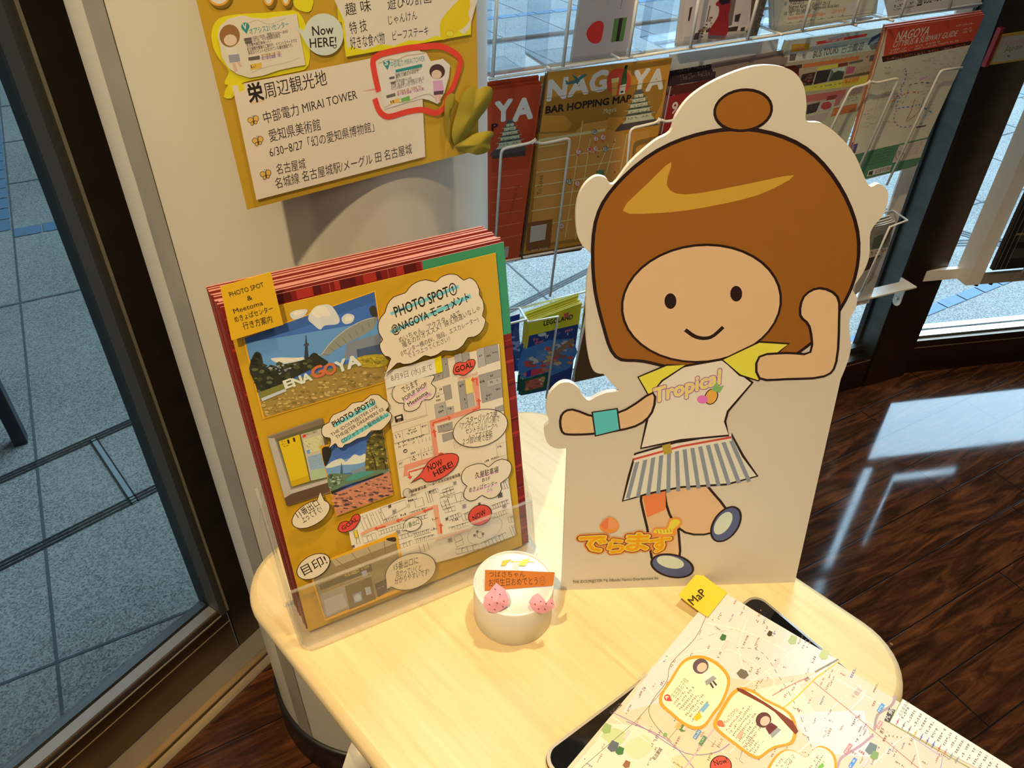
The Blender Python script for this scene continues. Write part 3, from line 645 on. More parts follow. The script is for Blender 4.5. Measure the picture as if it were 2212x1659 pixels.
def star(a):
    a.at(6.38, 800, 760); a.poly(ell(1498, 1035, 385, 245, -18, 40), WH, INK, 9)
    for t, p0, p1, h_ in (('スターバックス横', (1300, 970), (1730, 870), 72), ('「アンティーク」(パン屋)で', (1215, 1050), (1760, 935), 72), ('セントラルパークへ', (1295, 1110), (1735, 1025), 62), ('入ってすぐ右折', (1330, 1190), (1660, 1115), 62), ('２つ目の角で左折', (1255, 1260), (1665, 1180), 66)): a.text(t, p0, p1, h_, INK, .004)
def nowhere(a):
    a.at(3.16, 520, 950); a.poly([(1150, 287), (1205, 238), (1235, 200), (1275, 140), (1350, 95), (1440, 83), (1478, 110), (1462, 168), (1400, 230), (1320, 270), (1255, 277), (1222, 250)], (212, 68, 46), INK, 5, 2); a.text('NOW', (1275, 205), (1372, 160), 44, INK, .02); a.text('HERE!', (1318, 243), (1445, 170), 42, INK, .02)
def hisaya(a):
    a.at(3.16, 520, 950); a.poly([(1495, 235), (1525, 180), (1600, 152), (1650, 155), (1680, 175), (1720, 140), (1775, 120), (1825, 140), (1838, 185), (1815, 245), (1762, 285), (1770, 325), (1735, 375), (1680, 388), (1635, 366), (1595, 395), (1550, 405), (1512, 375), (1520, 325), (1535, 305), (1505, 280)], WH, INK, 5, 2)
    P_ = (222, 165, 190)
    a.line([(1590, 248), (1750, 208)], 16, P_); a.line([(1550, 345), (1740, 292)], 14, P_); a.line([(1665, 345), (1710, 335)], 16, P_)
    a.text('久屋駐車場', (1590, 252), (1748, 208), 34, INK, .012); a.text('B1F', (1638, 277), (1692, 262), 26, INK); a.text('めきょぱセンター', (1548, 347), (1740, 295), 28, INK, .006); a.text('さん', (1672, 342), (1708, 330), 18, INK)
def map2(a):
    a.at(3.16, 520, 950); a.poly([(728, 600), (800, 500), (1120, 385), (1480, 262), (1810, 200), (1868, 640), (1500, 780), (1085, 890), (755, 730)], (222, 192, 146)); a.at(4.916, 690, 1000)
    B = 3.2
    def cells(p0, p1, dpt, n, w_=B):
        dx, dy = p1[0] - p0[0], p1[1] - p0[1]; L = math.hypot(dx, dy); qx, qy = -dy / L * dpt, dx / L * dpt
        a.line([p0, p1, (p1[0] + qx, p1[1] + qy), (p0[0] + qx, p0[1] + qy)], w_, BLK, True)
        for k in range(1, n):
            t = k / n; a.line([(p0[0] + dx * t, p0[1] + dy * t), (p0[0] + dx * t + qx, p0[1] + dy * t + qy)], w_, BLK); 
            if k % 2: a.micro((p0[0] + dx * t + qx * .25, p0[1] + dy * t + qy * .25), (p0[0] + dx * (t + .7 / n) + qx * .25, p0[1] + dy * (t + .7 / n) + qy * .25), 12, BLK, k)
    for c_ in (((410, 560), (480, 530), 150, 2), ((490, 530), (550, 505), 140, 2), ((580, 500), (640, 470), 150, 2), ((665, 590), (810, 540), 42, 8), ((610, 710), (870, 625), 40, 9), ((440, 770), (580, 720), 70, 3), ((820, 760), (960, 715), 40, 4), ((975, 735), (1160, 680), 40, 9), ((990, 795), (1200, 740), 45, 10), ((840, 850), (970, 800), 45, 4), ((940, 510), (1130, 450), 36, 7), ((870, 600), (1130, 530), 34, 8), ((1260, 310), (1410, 255), 40, 4), ((1260, 360), (1500, 290), 90, 3), ((1290, 270), (1400, 230), 34, 3), ((1350, 555), (1480, 510), 40, 5), ((1310, 470), (1420, 440), 45, 3), ((1360, 670), (1560, 610), 36, 7), ((1490, 530), (1590, 495), 70, 3), ((1800, 440), (1990, 370), 42, 8), ((1810, 530), (1980, 470), 46, 7), ((1910, 190), (1980, 165), 80, 3), ((1410, 770), (1480, 735), 60, 1), ((1425, 830), (1500, 795), 50, 1), ((1430, 900), (1670, 840), 55, 4), ((1700, 830), (1960, 720), 70, 7), ((1985, 560), (2040, 545), 60, 2), ((2000, 660), (2050, 640), 110, 2), ((1110, 290), (1160, 275), 120, 2), ((1170, 270), (1240, 250), 40, 3), ((1270, 400), (1345, 370), 90, 2)): cells(*c_)
    for q in ([(632, 465), (900, 370), (915, 445), (660, 590)], [(990, 375), (1080, 345), (1100, 430), (1010, 455)], [(925, 350), (1010, 325), (1020, 360), (935, 385)], [(1500, 290), (1560, 380), (1480, 420)], [(925, 420), (940, 415), (948, 450), (932, 455)]): a.line(q, B, BLK, True)
    for x, y, s_ in ((730, 440, 30), (780, 495, 42), (820, 715, 44), (1420, 195, 36), (1520, 440, 40), (1900, 325, 50), (1945, 440, 40), (1370, 800, 44), (345, 865, 26), (1680, 415, 24), (1335, 575, 26)): a.poly([(x - s_ / 2, y - s_ / 2 + 6), (x + s_ / 2, y - s_ / 2 - 6), (x + s_ / 2 + 5, y + s_ / 2 - 6), (x - s_ / 2 + 5, y + s_ / 2 + 6)], (150, 130, 105) if s_ > 30 and s_ < 48 else (95, 78, 60)); a.poly(ell(x, y, s_ * .12, s_ * .12, 0, 8), BLK)
    PK = (226, 140, 92); A = (206, 68, 42)
    a.line([(430, 740), (520, 690), (900, 565), (1215, 440)], 34, PK); a.line([(1218, 430), (1235, 560), (1270, 740)], 46, PK); a.line([(1220, 790), (1400, 735), (1570, 690)], 30, (228, 160, 120))
    for q in ([(690, 650), (600, 675)], [(870, 575), (830, 590)], [(1190, 460), (1110, 490)], [(1280, 735), (1275, 650)]):
        a.line(q, 16, A); (x0, y0), (x1, y1) = q; L = math.hypot(x1 - x0, y1 - y0); dx, dy = (x1 - x0) / L, (y1 - y0) / L; a.poly([(x1 + dx * 30, y1 + dy * 30), (x1 - dy * 26, y1 + dx * 26), (x1 + dy * 26, y1 - dx * 26)], A)
    a.poly([(350, 705), (385, 690), (402, 765), (368, 775)], (232, 170, 30), BLK, 4); a.line([(375, 780), (405, 770), (418, 830), (385, 840)], B, BLK, True)
    a.line(ell(1740, 700, 205, 110, -32, 40), 2.4, (120, 100, 75), True); a.line(ell(1690, 745, 34, 34), B, BLK, True)
    for x, y in ((1630, 750), (1660, 710), (1720, 735)): a.poly([(x - 14, y - 10), (x + 12, y - 16), (x + 16, y + 8), (x - 10, y + 14)], (110, 95, 75))
    for i, (x, y) in enumerate(((880, 545), (1215, 590), (1205, 695), (1430, 600), (1460, 690), (1180, 300), (960, 395))): a.micro((x - 30, y), (x + 30, y - 16), 20, BLK, i, .95)
    for k in range(3): a.line([(1040 + 45 * k, 850 - 14 * k), (1065 + 45 * k, 930 - 14 * k)], B, BLK)
def station(a):
    a.at(5.72, 560, 840); a.poly([(95, 580), (770, 345), (960, 1240), (335, 1440)], (132, 112, 84)); a.poly([(110, 590), (775, 360), (800, 440), (140, 665)], (120, 96, 62)); a.poly([(105, 600), (185, 600), (400, 1280), (310, 1340)], (172, 150, 118)); a.poly([(385, 1240), (900, 1090), (905, 1140), (390, 1290)], (178, 156, 122)); a.poly([(305, 1340), (400, 1285), (870, 1140), (900, 1250), (335, 1440)], (92, 62, 38))
    a.poly([(205, 610), (800, 420), (900, 1080), (400, 1215)], (95, 82, 45)); a.poly([(235, 640), (490, 555), (622, 1130), (400, 1200)], (206, 160, 16)); a.poly([(390, 1130), (605, 1060), (622, 1130), (402, 1200)], (188, 140, 12))
    a.poly([(510, 555), (760, 480), (885, 1070), (635, 1125)], (184, 160, 118)); a.text('11', (355, 668), (440, 640), 52, BLK, .03)
    for k, (p0, p1) in enumerate((((260, 660), (325, 640)), ((270, 690), (330, 670)), ((280, 722), (365, 695)))): a.micro(p0, p1, 16, BLK, k)
    a.poly([(525, 562), (570, 548), (574, 585), (530, 598)], (205, 60, 40)); a.text('市バス案内', (580, 570), (712, 528), 26, BLK); a.poly([(545, 620), (750, 560), (785, 740), (590, 790)], (196, 176, 112)); a.poly([(590, 830), (790, 775), (815, 960), (625, 1000)], (138, 150, 145)); a.poly([(628, 1010), (820, 960), (840, 1080), (645, 1110)], (160, 166, 110))
    a.poly([(580, 755), (620, 740), (625, 785), (590, 795)], (92, 130, 160)); a.blobs([(550, 625), (750, 570), (780, 735), (600, 780)], 11, 26, [(150, 165, 90), (200, 150, 60), (160, 120, 100)], 9)
    for k in range(5): a.micro((600 + 6 * k, 850 + 28 * k), (780 + 6 * k, 800 + 28 * k), 12, (120, 132, 138), 30 + k)
def park(a):
    a.at(5.72, 560, 840); a.poly([(738, 695), (830, 680), (1520, 455), (1650, 1300), (945, 1565), (880, 1290)], ORG); a.poly([(768, 730), (1515, 480), (1640, 1290), (950, 1555)], (70, 98, 140)); a.poly([(800, 930), (1560, 720), (1590, 960), (840, 1060)], (108, 135, 155))
    a.poly([(815, 965), (860, 910), (930, 870), (1010, 850), (1060, 890), (1100, 860), (1170, 800), (1240, 820), (1300, 790), (1310, 880), (1180, 920), (1000, 930), (900, 960)], (205, 190, 168), sm=3)
    a.poly([(768, 730), (870, 705), (890, 760), (870, 840), (830, 930), (800, 930)], (42, 36, 24), sm=3)
    a.poly([(1330, 640), (1400, 520), (1510, 480), (1580, 900), (1590, 980), (1420, 1010), (1310, 1000), (1310, 800)], (95, 80, 28), sm=3); a.blobs([(1330, 640), (1400, 520), (1510, 485), (1575, 900), (1420, 980), (1315, 960)], 32, 90, [(120, 104, 36), (84, 70, 26), (150, 128, 48), (60, 48, 22)], 3)
    a.line([(1440, 1000), (1420, 880), (1380, 780)], 12, (52, 36, 20)); a.line([(1560, 980), (1530, 860)], 10, (52, 36, 20))
    a.poly([(1006, 905), (1012, 905), (1030, 1040), (995, 1045)], (60, 78, 80)); a.poly([(1130, 1000), (1220, 975), (1300, 940), (1310, 1010), (1140, 1050)], (120, 122, 112))
    a.poly([(840, 1060), (930, 1035), (1060, 1040), (1200, 1040), (1340, 1000), (1560, 990), (1590, 1040), (1100, 1160), (880, 1250)], (96, 108, 70), sm=3); a.blobs([(850, 1060), (1000, 1040), (1030, 1120), (870, 1220)], 22, 50, [(150, 150, 112), (88, 92, 50), (60, 66, 40), (170, 172, 140)], 8)
    a.poly([(1050, 1120), (1130, 1060), (1260, 1010), (1420, 1015), (1300, 1070), (1150, 1120)], (74, 128, 98), sm=3); a.poly([(875, 1255), (1520, 1025), (1530, 1045), (1100, 1190), (890, 1290)], (34, 32, 26))
    a.poly([(890, 1290), (1530, 1045), (1600, 1000), (1640, 1290), (950, 1555)], (188, 112, 72)); a.blobs([(895, 1300), (1590, 1030), (1635, 1280), (955, 1545)], 34, 120, [(92, 62, 52), (206, 128, 84), (70, 50, 48), (150, 92, 64)], 2, .4)
def bubble2(a):
    a.at(5.72, 560, 840); a.poly([(850, 370), (895, 295), (1040, 235), (1130, 150), (1260, 130), (1350, 55), (1450, 48), (1500, 88), (1570, 140), (1580, 200), (1545, 240), (1605, 275), (1610, 340), (1560, 410), (1480, 485), (1365, 492), (1300, 560), (1195, 588), (1100, 645), (1040, 662), (1010, 700), (950, 690), (922, 645), (845, 708), (862, 640), (855, 580), (790, 570), (752, 510), (770, 430), (845, 388)], WH, INK, 9, 2)
    T = (104, 172, 165); a.poly([(890, 415), (1400, 120), (1425, 165), (915, 450)], T); a.poly([(990, 605), (1570, 262), (1588, 305), (1015, 650)], T)
    a.text('PHOTO SPOT②', (905, 445), (1420, 150), 72, INK, .022); a.text('THE IDOLM@STER LIVE', (880, 562), (1450, 205), 44, INK, .004); a.text('THE@TER DREAMERS 03', (940, 592), (1520, 242), 46, INK, .006); a.text('CDジャケット聖地巡礼し', (1010, 645), (1575, 300), 52, INK, .006)
def photo4(a):
    a.at(3.16, 520, 950); a.poly([(475, 930), (600, 795), (1055, 615), (1090, 775), (1130, 1000), (570, 1222)], ORG); a.poly([(488, 940), (610, 805), (1045, 648), (1075, 800), (1100, 985), (572, 1205)], (138, 110, 66)); a.poly([(610, 805), (1045, 648), (1050, 690), (640, 850)], (172, 142, 96)); a.poly([(985, 660), (1045, 650), (1048, 680), (1000, 675)], (60, 42, 24), sm=3)
    for k in range(4): a.line([(640 + 110 * k, 800 - 40 * k), (740 + 80 * k, 880 - 40 * k)], 4, (120, 95, 55))
    a.poly([(525, 975), (880, 830), (890, 880), (540, 1010)], (92, 72, 40)); a.text('↑15-16出口', (705, 925), (800, 885), 22, (214, 175, 50), .01); a.text('地下鉄栄', (815, 878), (870, 855), 16, (200, 165, 60))
    a.poly([(535, 1045), (700, 985), (735, 1130), (570, 1200)], (150, 128, 104)); a.poly([(560, 1075), (690, 1030), (722, 1120), (580, 1185)], (168, 148, 128)); a.poly([(705, 985), (880, 920), (915, 1070), (735, 1145)], (106, 82, 42)); a.poly([(755, 1040), (815, 1018), (825, 1080), (768, 1100)], (128, 128, 132)); a.poly([(838, 995), (875, 985), (885, 1035), (850, 1045)], (158, 152, 146)); a.poly([(770, 1050), (800, 1035), (815, 1075), (775, 1085)], (172, 170, 172), sm=3); a.poly([(815, 885), (850, 872), (860, 910), (825, 922)], (160, 150, 145))
    a.poly([(905, 970), (990, 930), (1010, 1010), (930, 1060)], (72, 56, 42)); a.blobs([(910, 985), (990, 950), (1000, 1010), (935, 1050)], 14, 14, [(54, 40, 36), (120, 96, 80), (80, 60, 60)], 6)
    a.line([(540, 1040), (890, 905)], 4, (176, 148, 104)); a.line([(700, 960), (880, 890)], 3, (180, 150, 110))
def ellbub(cx, cy, ax, ay, deg, tail, lines, h_=9):
    def f(a):
        a.at(3.16, 520, 950); pts = ell(cx, cy, ax, ay, deg, 40)
        if tail: i = min(range(40), key=lambda k: math.hypot(pts[k][0] - tail[0], pts[k][1] - tail[1])); pts = pts[:i] + [tail] + pts[i + 2:]
        a.poly(pts, WH, INK, 5)
        for t, p0, p1, hh in lines: a.text(t, p0, p1, hh, INK, .008)
    return f
def goal2(a):
    a.at(3.16, 520, 950); a.poly([(656, 588), (672, 555), (705, 540), (735, 542), (755, 508), (788, 492), (806, 512), (795, 548), (765, 590), (735, 605), (695, 617), (665, 608)], (206, 62, 44), INK, 5, 3); a.text('GOAL', (690, 603), (795, 535), 32, INK, .016)
def now2(a):
    a.at(3.16, 520, 950); a.poly(ell(1622, 500, 82, 66, -28, 30), (206, 66, 46), INK, 5); a.text('NOW', (1580, 540), (1665, 490), 38, INK, .016)
def eleven(a):
    a.at(3.16, 520, 950); pts = ell(1162, 562, 64, 44, -22, 30); i = min(range(30), key=lambda k: math.hypot(pts[k][0] - 1088, pts[k][1] - 605)); pts[i] = (1086, 606); a.poly(pts, (222, 198, 155), INK, 4); a.text('11番出口', (1115, 590), (1208, 556), 30, (60, 82, 30), .014)
for nm, fn in (('photo', station), ('photo', park), ('route_map', map1), ('speech_bubble', popup), ('date_slip', slip), ('heart_sticker', goal1), ('speech_bubble', star), ('speech_bubble', nowhere), ('route_map', map2), ('speech_bubble', hisaya), ('photo', photo4), ('heart_sticker', goal2), ('round_sticker', now2), ('speech_bubble', eleven), ('speech_bubble', bubble1), ('speech_bubble', bubble2),
               ('speech_bubble', ellbub(470, 490, 142, 76, -30, (534, 338), [('11番出口', (385, 515), (530, 425), 42), ('上ってすぐ!', (418, 548), (552, 468), 42)])),
               ('speech_bubble', ellbub(487, 845, 122, 74, -30, None, [('目印!', (425, 905), (585, 820), 62)])),
               ('speech_bubble', ellbub(1148, 880, 178, 118, -20, (985, 1000), [('15番出口に', (1035, 872), (1200, 822), 42), ('向かっていくと', (1050, 918), (1220, 872), 38), ('分かりやすいです!', (1040, 965), (1275, 898), 38)]))):
    piece(nm, fn)
# sticky note on the top left corner
pl = PS.off(LV[0] + .0004)
a = Art(pl, (210, 175, 125)); q = [pl.px(*p) for p in ((475.5, 619), (584.5, 587), (612, 701), (500, 735))]
a.prism(pl, q, 0, .0003, paper((.72, .46, .02))); a.h = .0004; a.at(9.2167, 460, 560)
for t, p0, p1, h_ in (('PHOTO SPOT', (340, 750), (1020, 540), 100), ('&', (690, 825), (790, 795), 100), ('Meetoma', (420, 1080), (1000, 905), 100), ('めきょぱセンター', (440, 1250), (1195, 1020), 100), ('行き方案内', (610, 1390), (1185, 1240), 120)): a.text(t, p0, p1, h_, INK, .003)
mk('sticky_note', a, None, 'square yellow sticky note at the top left of the photo spot sheet', 'sticky note')
# ================================================================= white die-cut standee (the figure printed on it is a plain stand-in of flat colour areas)
SA, SB = atz(1213, 1275, TZ), atz(1715, 1258, TZ)
du = (SB - SA).normalized(); db = V((-du.y, du.x, 0)); la = math.radians(8)
PD = Plane(SA, du, UP * math.cos(la) + db * math.sin(la))
DW = (188, 164, 130)
standee = thing('standee', PD.W(.11, 0, -.004), 'tall white die-cut display board printed with a brown-haired cartoon child standing on the table', 'standee')
OUT = [(1225, 968), (1203, 969), (1185, 960), (1177, 942), (1177, 924), (1187, 910), (1180, 892), (1182, 866), (1191, 845), (1211, 828), (1232, 827), (1250, 839), (1258, 854), (1272, 865), (1290, 856), (1312, 848), (1337, 845), (1323, 830), (1305, 809), (1294, 807), (1281, 799), (1272, 772), (1266, 718), (1268, 606), (1279, 556), (1258, 530), (1247, 505), (1244, 462), (1250, 425), (1265, 397), (1287, 381), (1308, 384), (1325, 398), (1363, 350), (1413, 306), (1448, 285), (1460, 252), (1485, 216), (1522, 187), (1576, 160), (1630, 143), (1677, 142), (1713, 154), (1735, 183), (1742, 223), (1742, 261), (1775, 266), (1811, 292), (1847, 335), (1876, 400), (1898, 397), (1914, 407), (1919, 425), (1909, 462), (1881, 500), (1878, 552), (1865, 588), (1843, 623), (1851, 642), (1849, 664), (1836, 690), (1835, 712), (1838, 752), (1829, 787), (1816, 819)]
oc = smooth([PD.px(*p) for p in OUT], 4, False)
oc = [(-.0, 0)] + oc + [(PD.px(1717, 1258)[0], 0)]
WBOARD = mat('white_foam_board', (.70, .68, .65), .45, 0, .02, 30)
b = Art(PD, DW); b.prism(PD, oc, -.005, 0, WBOARD, mat('foam_board_edge', (.74, .72, .68), .6)); b.h = .0001
mk('board', b, standee)
DL = [.00015]
def dpiece(name, build):
    a = Art(PD, DW, DL[0]); build(a); DL[0] = a.h + 4e-5; return mk(name, a, standee)
LN = (30, 12, 8); SKIN = (186, 140, 92); BRN = (126, 70, 16); GOLD = (166, 118, 34)
def f_legs(a):
    a.poly([(1386, 1060), (1446, 1045), (1462, 1120), (1466, 1215), (1416, 1225), (1398, 1140)], SKIN, LN, 5, 3); a.poly([(1440, 1050), (1500, 1030), (1545, 1070), (1570, 1110), (1540, 1150), (1480, 1150), (1446, 1110)], SKIN, LN, 5, 3)
    a.poly([(1386, 1062), (1438, 1048), (1438, 1100), (1398, 1118)], (196, 98, 46))
def f_shoes(a):
    a.poly(ell(1452, 1222, 46, 24, 12), (70, 72, 92), LN, 4); a.poly(ell(1448, 1214, 30, 13, 12), (176, 168, 140)); a.poly(ell(1568, 1132, 42, 26, -55), (70, 72, 92), LN, 4); a.poly(ell(1562, 1130, 28, 15, -55), (176, 168, 140))
def f_skirt(a):
    q = [(1372, 980), (1460, 955), (1580, 938), (1605, 985), (1636, 1028), (1570, 1046), (1470, 1052), (1400, 1066), (1345, 1082), (1358, 1030)]; a.poly(q, (186, 178, 156), LN, 5)
    for k in range(13):
        t = k / 12; x0, x1 = 1380 + 196 * t, 1356 + 262 * t; y0, y1 = 984 - 40 * t, 1076 - 36 * t; a.line([(x0, y0), (x1, y1)], 8, (114, 111, 104))
    a.line([(1368, 992), (1470, 964), (1580, 944)], 17, (206, 196, 172)); a.line([(1368, 992), (1470, 964), (1580, 944)], 5, (170, 60, 42)); a.poly([(1430, 962), (1448, 957), (1452, 978), (1434, 982)], (150, 118, 40))
def f_arms(a):
    a.poly([(1410, 848), (1352, 884), (1290, 900), (1236, 884), (1212, 898), (1214, 932), (1240, 938), (1300, 934), (1372, 920), (1408, 890)], SKIN, LN, 5, 3)
    a.poly([(1279, 890), (1333, 882), (1339, 928), (1286, 941)], (76, 150, 140), LN, 4)
def f_arm2(a):
    a.poly([(1640, 770), (1700, 762), (1750, 760), (1748, 705), (1728, 680), (1736, 640), (1770, 622), (1808, 640), (1812, 690), (1806, 780), (1780, 812), (1700, 818), (1640, 816)], SKIN, LN, 5, 3)
def f_shirt(a):
    a.poly([(1400, 852), (1410, 815), (1480, 790), (1560, 776), (1625, 826), (1572, 888), (1566, 910), (1574, 940), (1470, 950), (1384, 968), (1398, 905)], (206, 190, 160), LN, 5)
    a.poly([(1378, 814), (1440, 788), (1482, 788), (1430, 822), (1402, 856)], (190, 176, 46), LN, 4); a.poly([(1560, 776), (1640, 738), (1704, 742), (1680, 762), (1638, 822), (1598, 810)], (190, 176, 46), LN, 4)
def f_word(a):
    a.text('Tropical', (1418, 868), (1562, 826), 32, (92, 40, 34), .07, .25); a.text('Tropical', (1418, 868), (1562, 826), 32, (212, 140, 150), .05, .25); a.text('Tropical', (1418, 868), (1562, 826), 32, (204, 186, 70), .008, .25)
    a.poly(ell(1536, 856, 13, 17, 25), (206, 130, 50), LN, 2); a.poly([(1536, 842), (1548, 822), (1552, 834), (1564, 832), (1554, 848)], (110, 140, 70)); a.poly(ell(1517, 862, 12, 9), (196, 90, 130))
def f_hair(a):
    a.poly([(1302, 700), (1282, 600), (1286, 480), (1330, 400), (1420, 325), (1530, 285), (1640, 282), (1740, 320), (1812, 400), (1852, 500), (1846, 600), (1800, 690), (1740, 750), (1660, 790), (1500, 800), (1390, 780), (1330, 770)], BRN, LN, 7, 4)
    a.poly([(1345, 455), (1400, 395), (1450, 350), (1440, 400), (1480, 420), (1600, 400), (1715, 378), (1640, 420), (1520, 448), (1420, 460)], GOLD, None, 0, 3)
    a.poly(ell(1605, 238, 62, 44, -8, 28), BRN, LN, 6)
def f_face(a):
    a.poly(ell(1515, 655, 172, 126, -6, 40), SKIN, LN, 5); a.poly(ell(1448, 650, 13, 17, 0, 18), LN); a.poly(ell(1590, 634, 13, 17, 0, 18), LN); a.line([(1480, 712), (1505, 728), (1535, 728), (1562, 706)], 8, LN, False, 4)
for nm, fn in (('printed_legs', f_legs), ('printed_shoes', f_shoes), ('printed_skirt', f_skirt), ('printed_hair', f_hair), ('printed_face', f_face), ('printed_shirt', f_shirt), ('printed_arm', f_arms), ('printed_arm', f_arm2), ('shirt_lettering', f_word)): dpiece(nm, fn)
def f_logo(a):
    a.at(2.765, 1160, 700)
    LT_ = (('で', (250, 1350), (402, 1350), 92), ('ら', (420, 1360), (514, 1360), 76), ('ま', (530, 1343), (655, 1343), 92), ('す', (676, 1358), (796, 1343), 82))
    for off, c in ((.155, (206, 112, 40)), (.115, (112, 44, 14)), (.075, (214, 150, 96)), (.058, (206, 146, 16)), (.012, (200, 120, 14))):
        for t, p0, p1, h_ in LT_: a.text(t, p0, p1, h_, c, off)
    a.poly([(372, 1215), (390, 1175), (430, 1150), (470, 1165), (490, 1200), (470, 1235), (420, 1245)], (206, 112, 40), None, 0, 3); a.poly([(380, 1195), (410, 1165), (428, 1160), (425, 1215), (395, 1222)], (214, 92, 50), None, 0, 3); a.poly([(425, 1215), (430, 1160), (465, 1172), (482, 1200), (455, 1222)], (220, 116, 66), None, 0, 3)
    a.poly([(690, 1260), (700, 1215), (770, 1210), (790, 1160), (850, 1155), (865, 1190), (830, 1230), (830, 1255), (740, 1270)], (206, 112, 40), None, 0, 3); a.poly([(700, 1245), (712, 1222), (775, 1222), (800, 1170), (845, 1165), (850, 1190), (810, 1225), (800, 1250)], (206, 160, 40), None, 0, 3)
    for k in range(5): a.line([(715 + 20 * k, 1228 - 2 * k), (720 + 20 * k, 1248 - 2 * k)], 3, (130, 80, 16))
dpiece('gold_logo', f_logo)
dpiece('caption', lambda a: a.text('THE IDOLM@STER™& ©Bandai Namco Entertainment Inc.', (1237, 1259), (1423, 1250), 7, (60, 46, 36), .0))
b = MB(); ep = PD.off(-.0055); q0, q1 = ep.W(.11, .22), ep.W(.11, .0); fz = V((q1.x, q1.y, TZ)) + db * .085
b.add([q0 - du * .035, q0 + du * .035, fz + du * .045 + UP * .0005, fz - du * .045 + UP * .0005], [(0, 1, 2, 3), (3, 2, 1, 0)], WBOARD)
vs = [q0 - du * .035, q0 + du * .035, fz + du * .045 + UP * .0005, fz - du * .045 + UP * .0005]; vs += [v + db * .002 for v in vs]
b = MB(); b.add(vs, [(0, 1, 2, 3), (7, 6, 5, 4), (0, 4, 5, 1), (1, 5, 6, 2), (2, 6, 7, 3), (3, 7, 4, 0)], WBOARD); mk('easel_back', b, standee)

# ================================================================= round white cake box
CK = V((.005, .4195, TZ)); CH = .043
box = thing('cake_box', CK, 'round white paper cake box with orange message strip and pink paper strawberries', 'paper cake')
WP = mat('white_card', (.78, .77, .74), .5, 0, .02, 40)
b = MB(); b.lathe([(.0345, .0002), (.0352, .001), (.0352, CH - .001), (.0345, CH), (.0335, CH), (.0335, CH - .003)], CK, WP, 72); mk('box_side', b, box)
b = MB(); b.lathe([(.0, CH - .0022), (.0333, CH - .0022), (.0333, CH - .001), (.0, CH - .001)], CK, mat('white_lid_card', (.82, .81, .79), .45, 0, .02, 40), 72); mk('lid', b, box)
b = MB(); b.lathe([(.0333, CH - .0030), (.0336, CH - .0002), (.0339, CH - .0002), (.0339, CH - .003)], CK, STEEL, 72); mk('lid_rim', b, box)
LP = Plane(CK + UP * (CH - .001), (1, 0, 0), (0, 1, 0))
kk = lambda x, y: (960 + x / 6.1433, 1150 + y / 6.1433)
# orange message strip stands tilted on the lid
s0 = LP.px(*kk(535, 775)); s1 = LP.px(*kk(1450, 712))
mo = LP.W(*s0, .0012); mu = (LP.W(*s1, .0012) - mo).normalized(); mb_ = V((-mu.y, mu.x, 0)); mv = mb_ * .80 + UP * .60
PM = Plane(mo, mu, mv); OC = paper((.50, .16, .02))
a = Art(PM, (255, 200, 150)); q = [PM.px(*kk(*p)) for p in ((535, 775), (538, 498), (1000, 508), (1466, 530), (1440, 705), (1000, 740))]
a.prism(PM, q, -.0003, .0, OC); a.h = 2e-5; a.at(6.1433, 960, 1150)
INKB = paper((.05, .02, .01)); a.text('つばさちゃん', (590, 590), (1070, 590), 62, INKB); a.text('お誕生日おめでとう☺', (590, 712), (1340, 680), 78, INKB)
mk('message_strip', a, box)
PKM = mat('pink_paper', (.78, .36, .50), .6, 0, .05, 60); SEED = mat('seed_ink', (.10, .02, .02), .6)
def berry(pts, seeds, notch):
    zb = LP.W(*LP.px(*kk(*pts[0])), 0); fwd = V((0, -1, 0)); pl = Plane(zb + UP * .001, (1, 0, 0), V((0, .72, .69)))
    a = Art(pl, (255, 200, 150)); q = [pl.px(*kk(*p)) for p in pts]; c = (sum(x for x, y in q) / len(q), sum(y for x, y in q) / len(q))
    n_ = len(q); fr_ = [pl.W(x, y, 0) for x, y in q]; cc = pl.W(*c, .0035); bk_ = [pl.W(x, y, -.0025) for x, y in q]
    a.add(fr_ + [cc], [(i, (i + 1) % n_, n_) if 1 else () for i in range(n_)], PKM); a.add(fr_ + bk_, [(i, n_ + i, n_ + (i + 1) % n_, (i + 1) % n_) for i in range(n_)], PKM); a.add(bk_, [tuple(reversed(range(n_)))], PKM)
    o = mk('paper_strawberry', a, box)
    s = MB()
    for x, y in seeds:
        p_ = pl.px(*kk(x, y)); s.lathe([(.0, .0006), (.0005, .0003), (.0005, 0)][::-1], pl.W(*p_, .0036), SEED, 8)
    mk('seeds', s, o, kind='stuff')
berry([(660, 1072), (560, 1040), (515, 960), (530, 850), (600, 780), (685, 672), (800, 755), (850, 880), (850, 960), (790, 1010), (700, 1065)], [(672, 748), (736, 818), (630, 855), (788, 908), (700, 930), (598, 950), (665, 1015), (775, 980)], 0)
berry([(1300, 1078), (1215, 1060), (1150, 1000), (1122, 930), (1170, 850), (1240, 812), (1290, 850), (1370, 985), (1440, 868), (1460, 960), (1455, 1000), (1380, 1055)], [(1275, 910), (1198, 945), (1345, 940), (1422, 935), (1245, 1010), (1330, 1012)], 1)
# gold bow tie and white tag at the back of the lid
a = Art(LP.off(.0006), (255, 215, 160)); a.at(6.1433, 960, 1150); GF = mat('gold_foil', (.62, .42, .05), .35, .6, .1, 60)
for q in ([(770, 375), (895, 355), (850, 385), (810, 440), (745, 445)], [(1000, 405), (1035, 360), (1135, 345), (1075, 445), (985, 440)], [(870, 380), (1195, 380), (1190, 392), (880, 392)]): a.poly(q, GF)
mk('gold_bow', a, box)
a = Art(LP.off(.0009), (255, 215, 160)); a.at(6.1433, 960, 1150); a.poly([(915, 395), (1000, 395), (985, 508), (888, 505)], paper((.66, .58, .50))); mk('ribbon_tail', a, box)

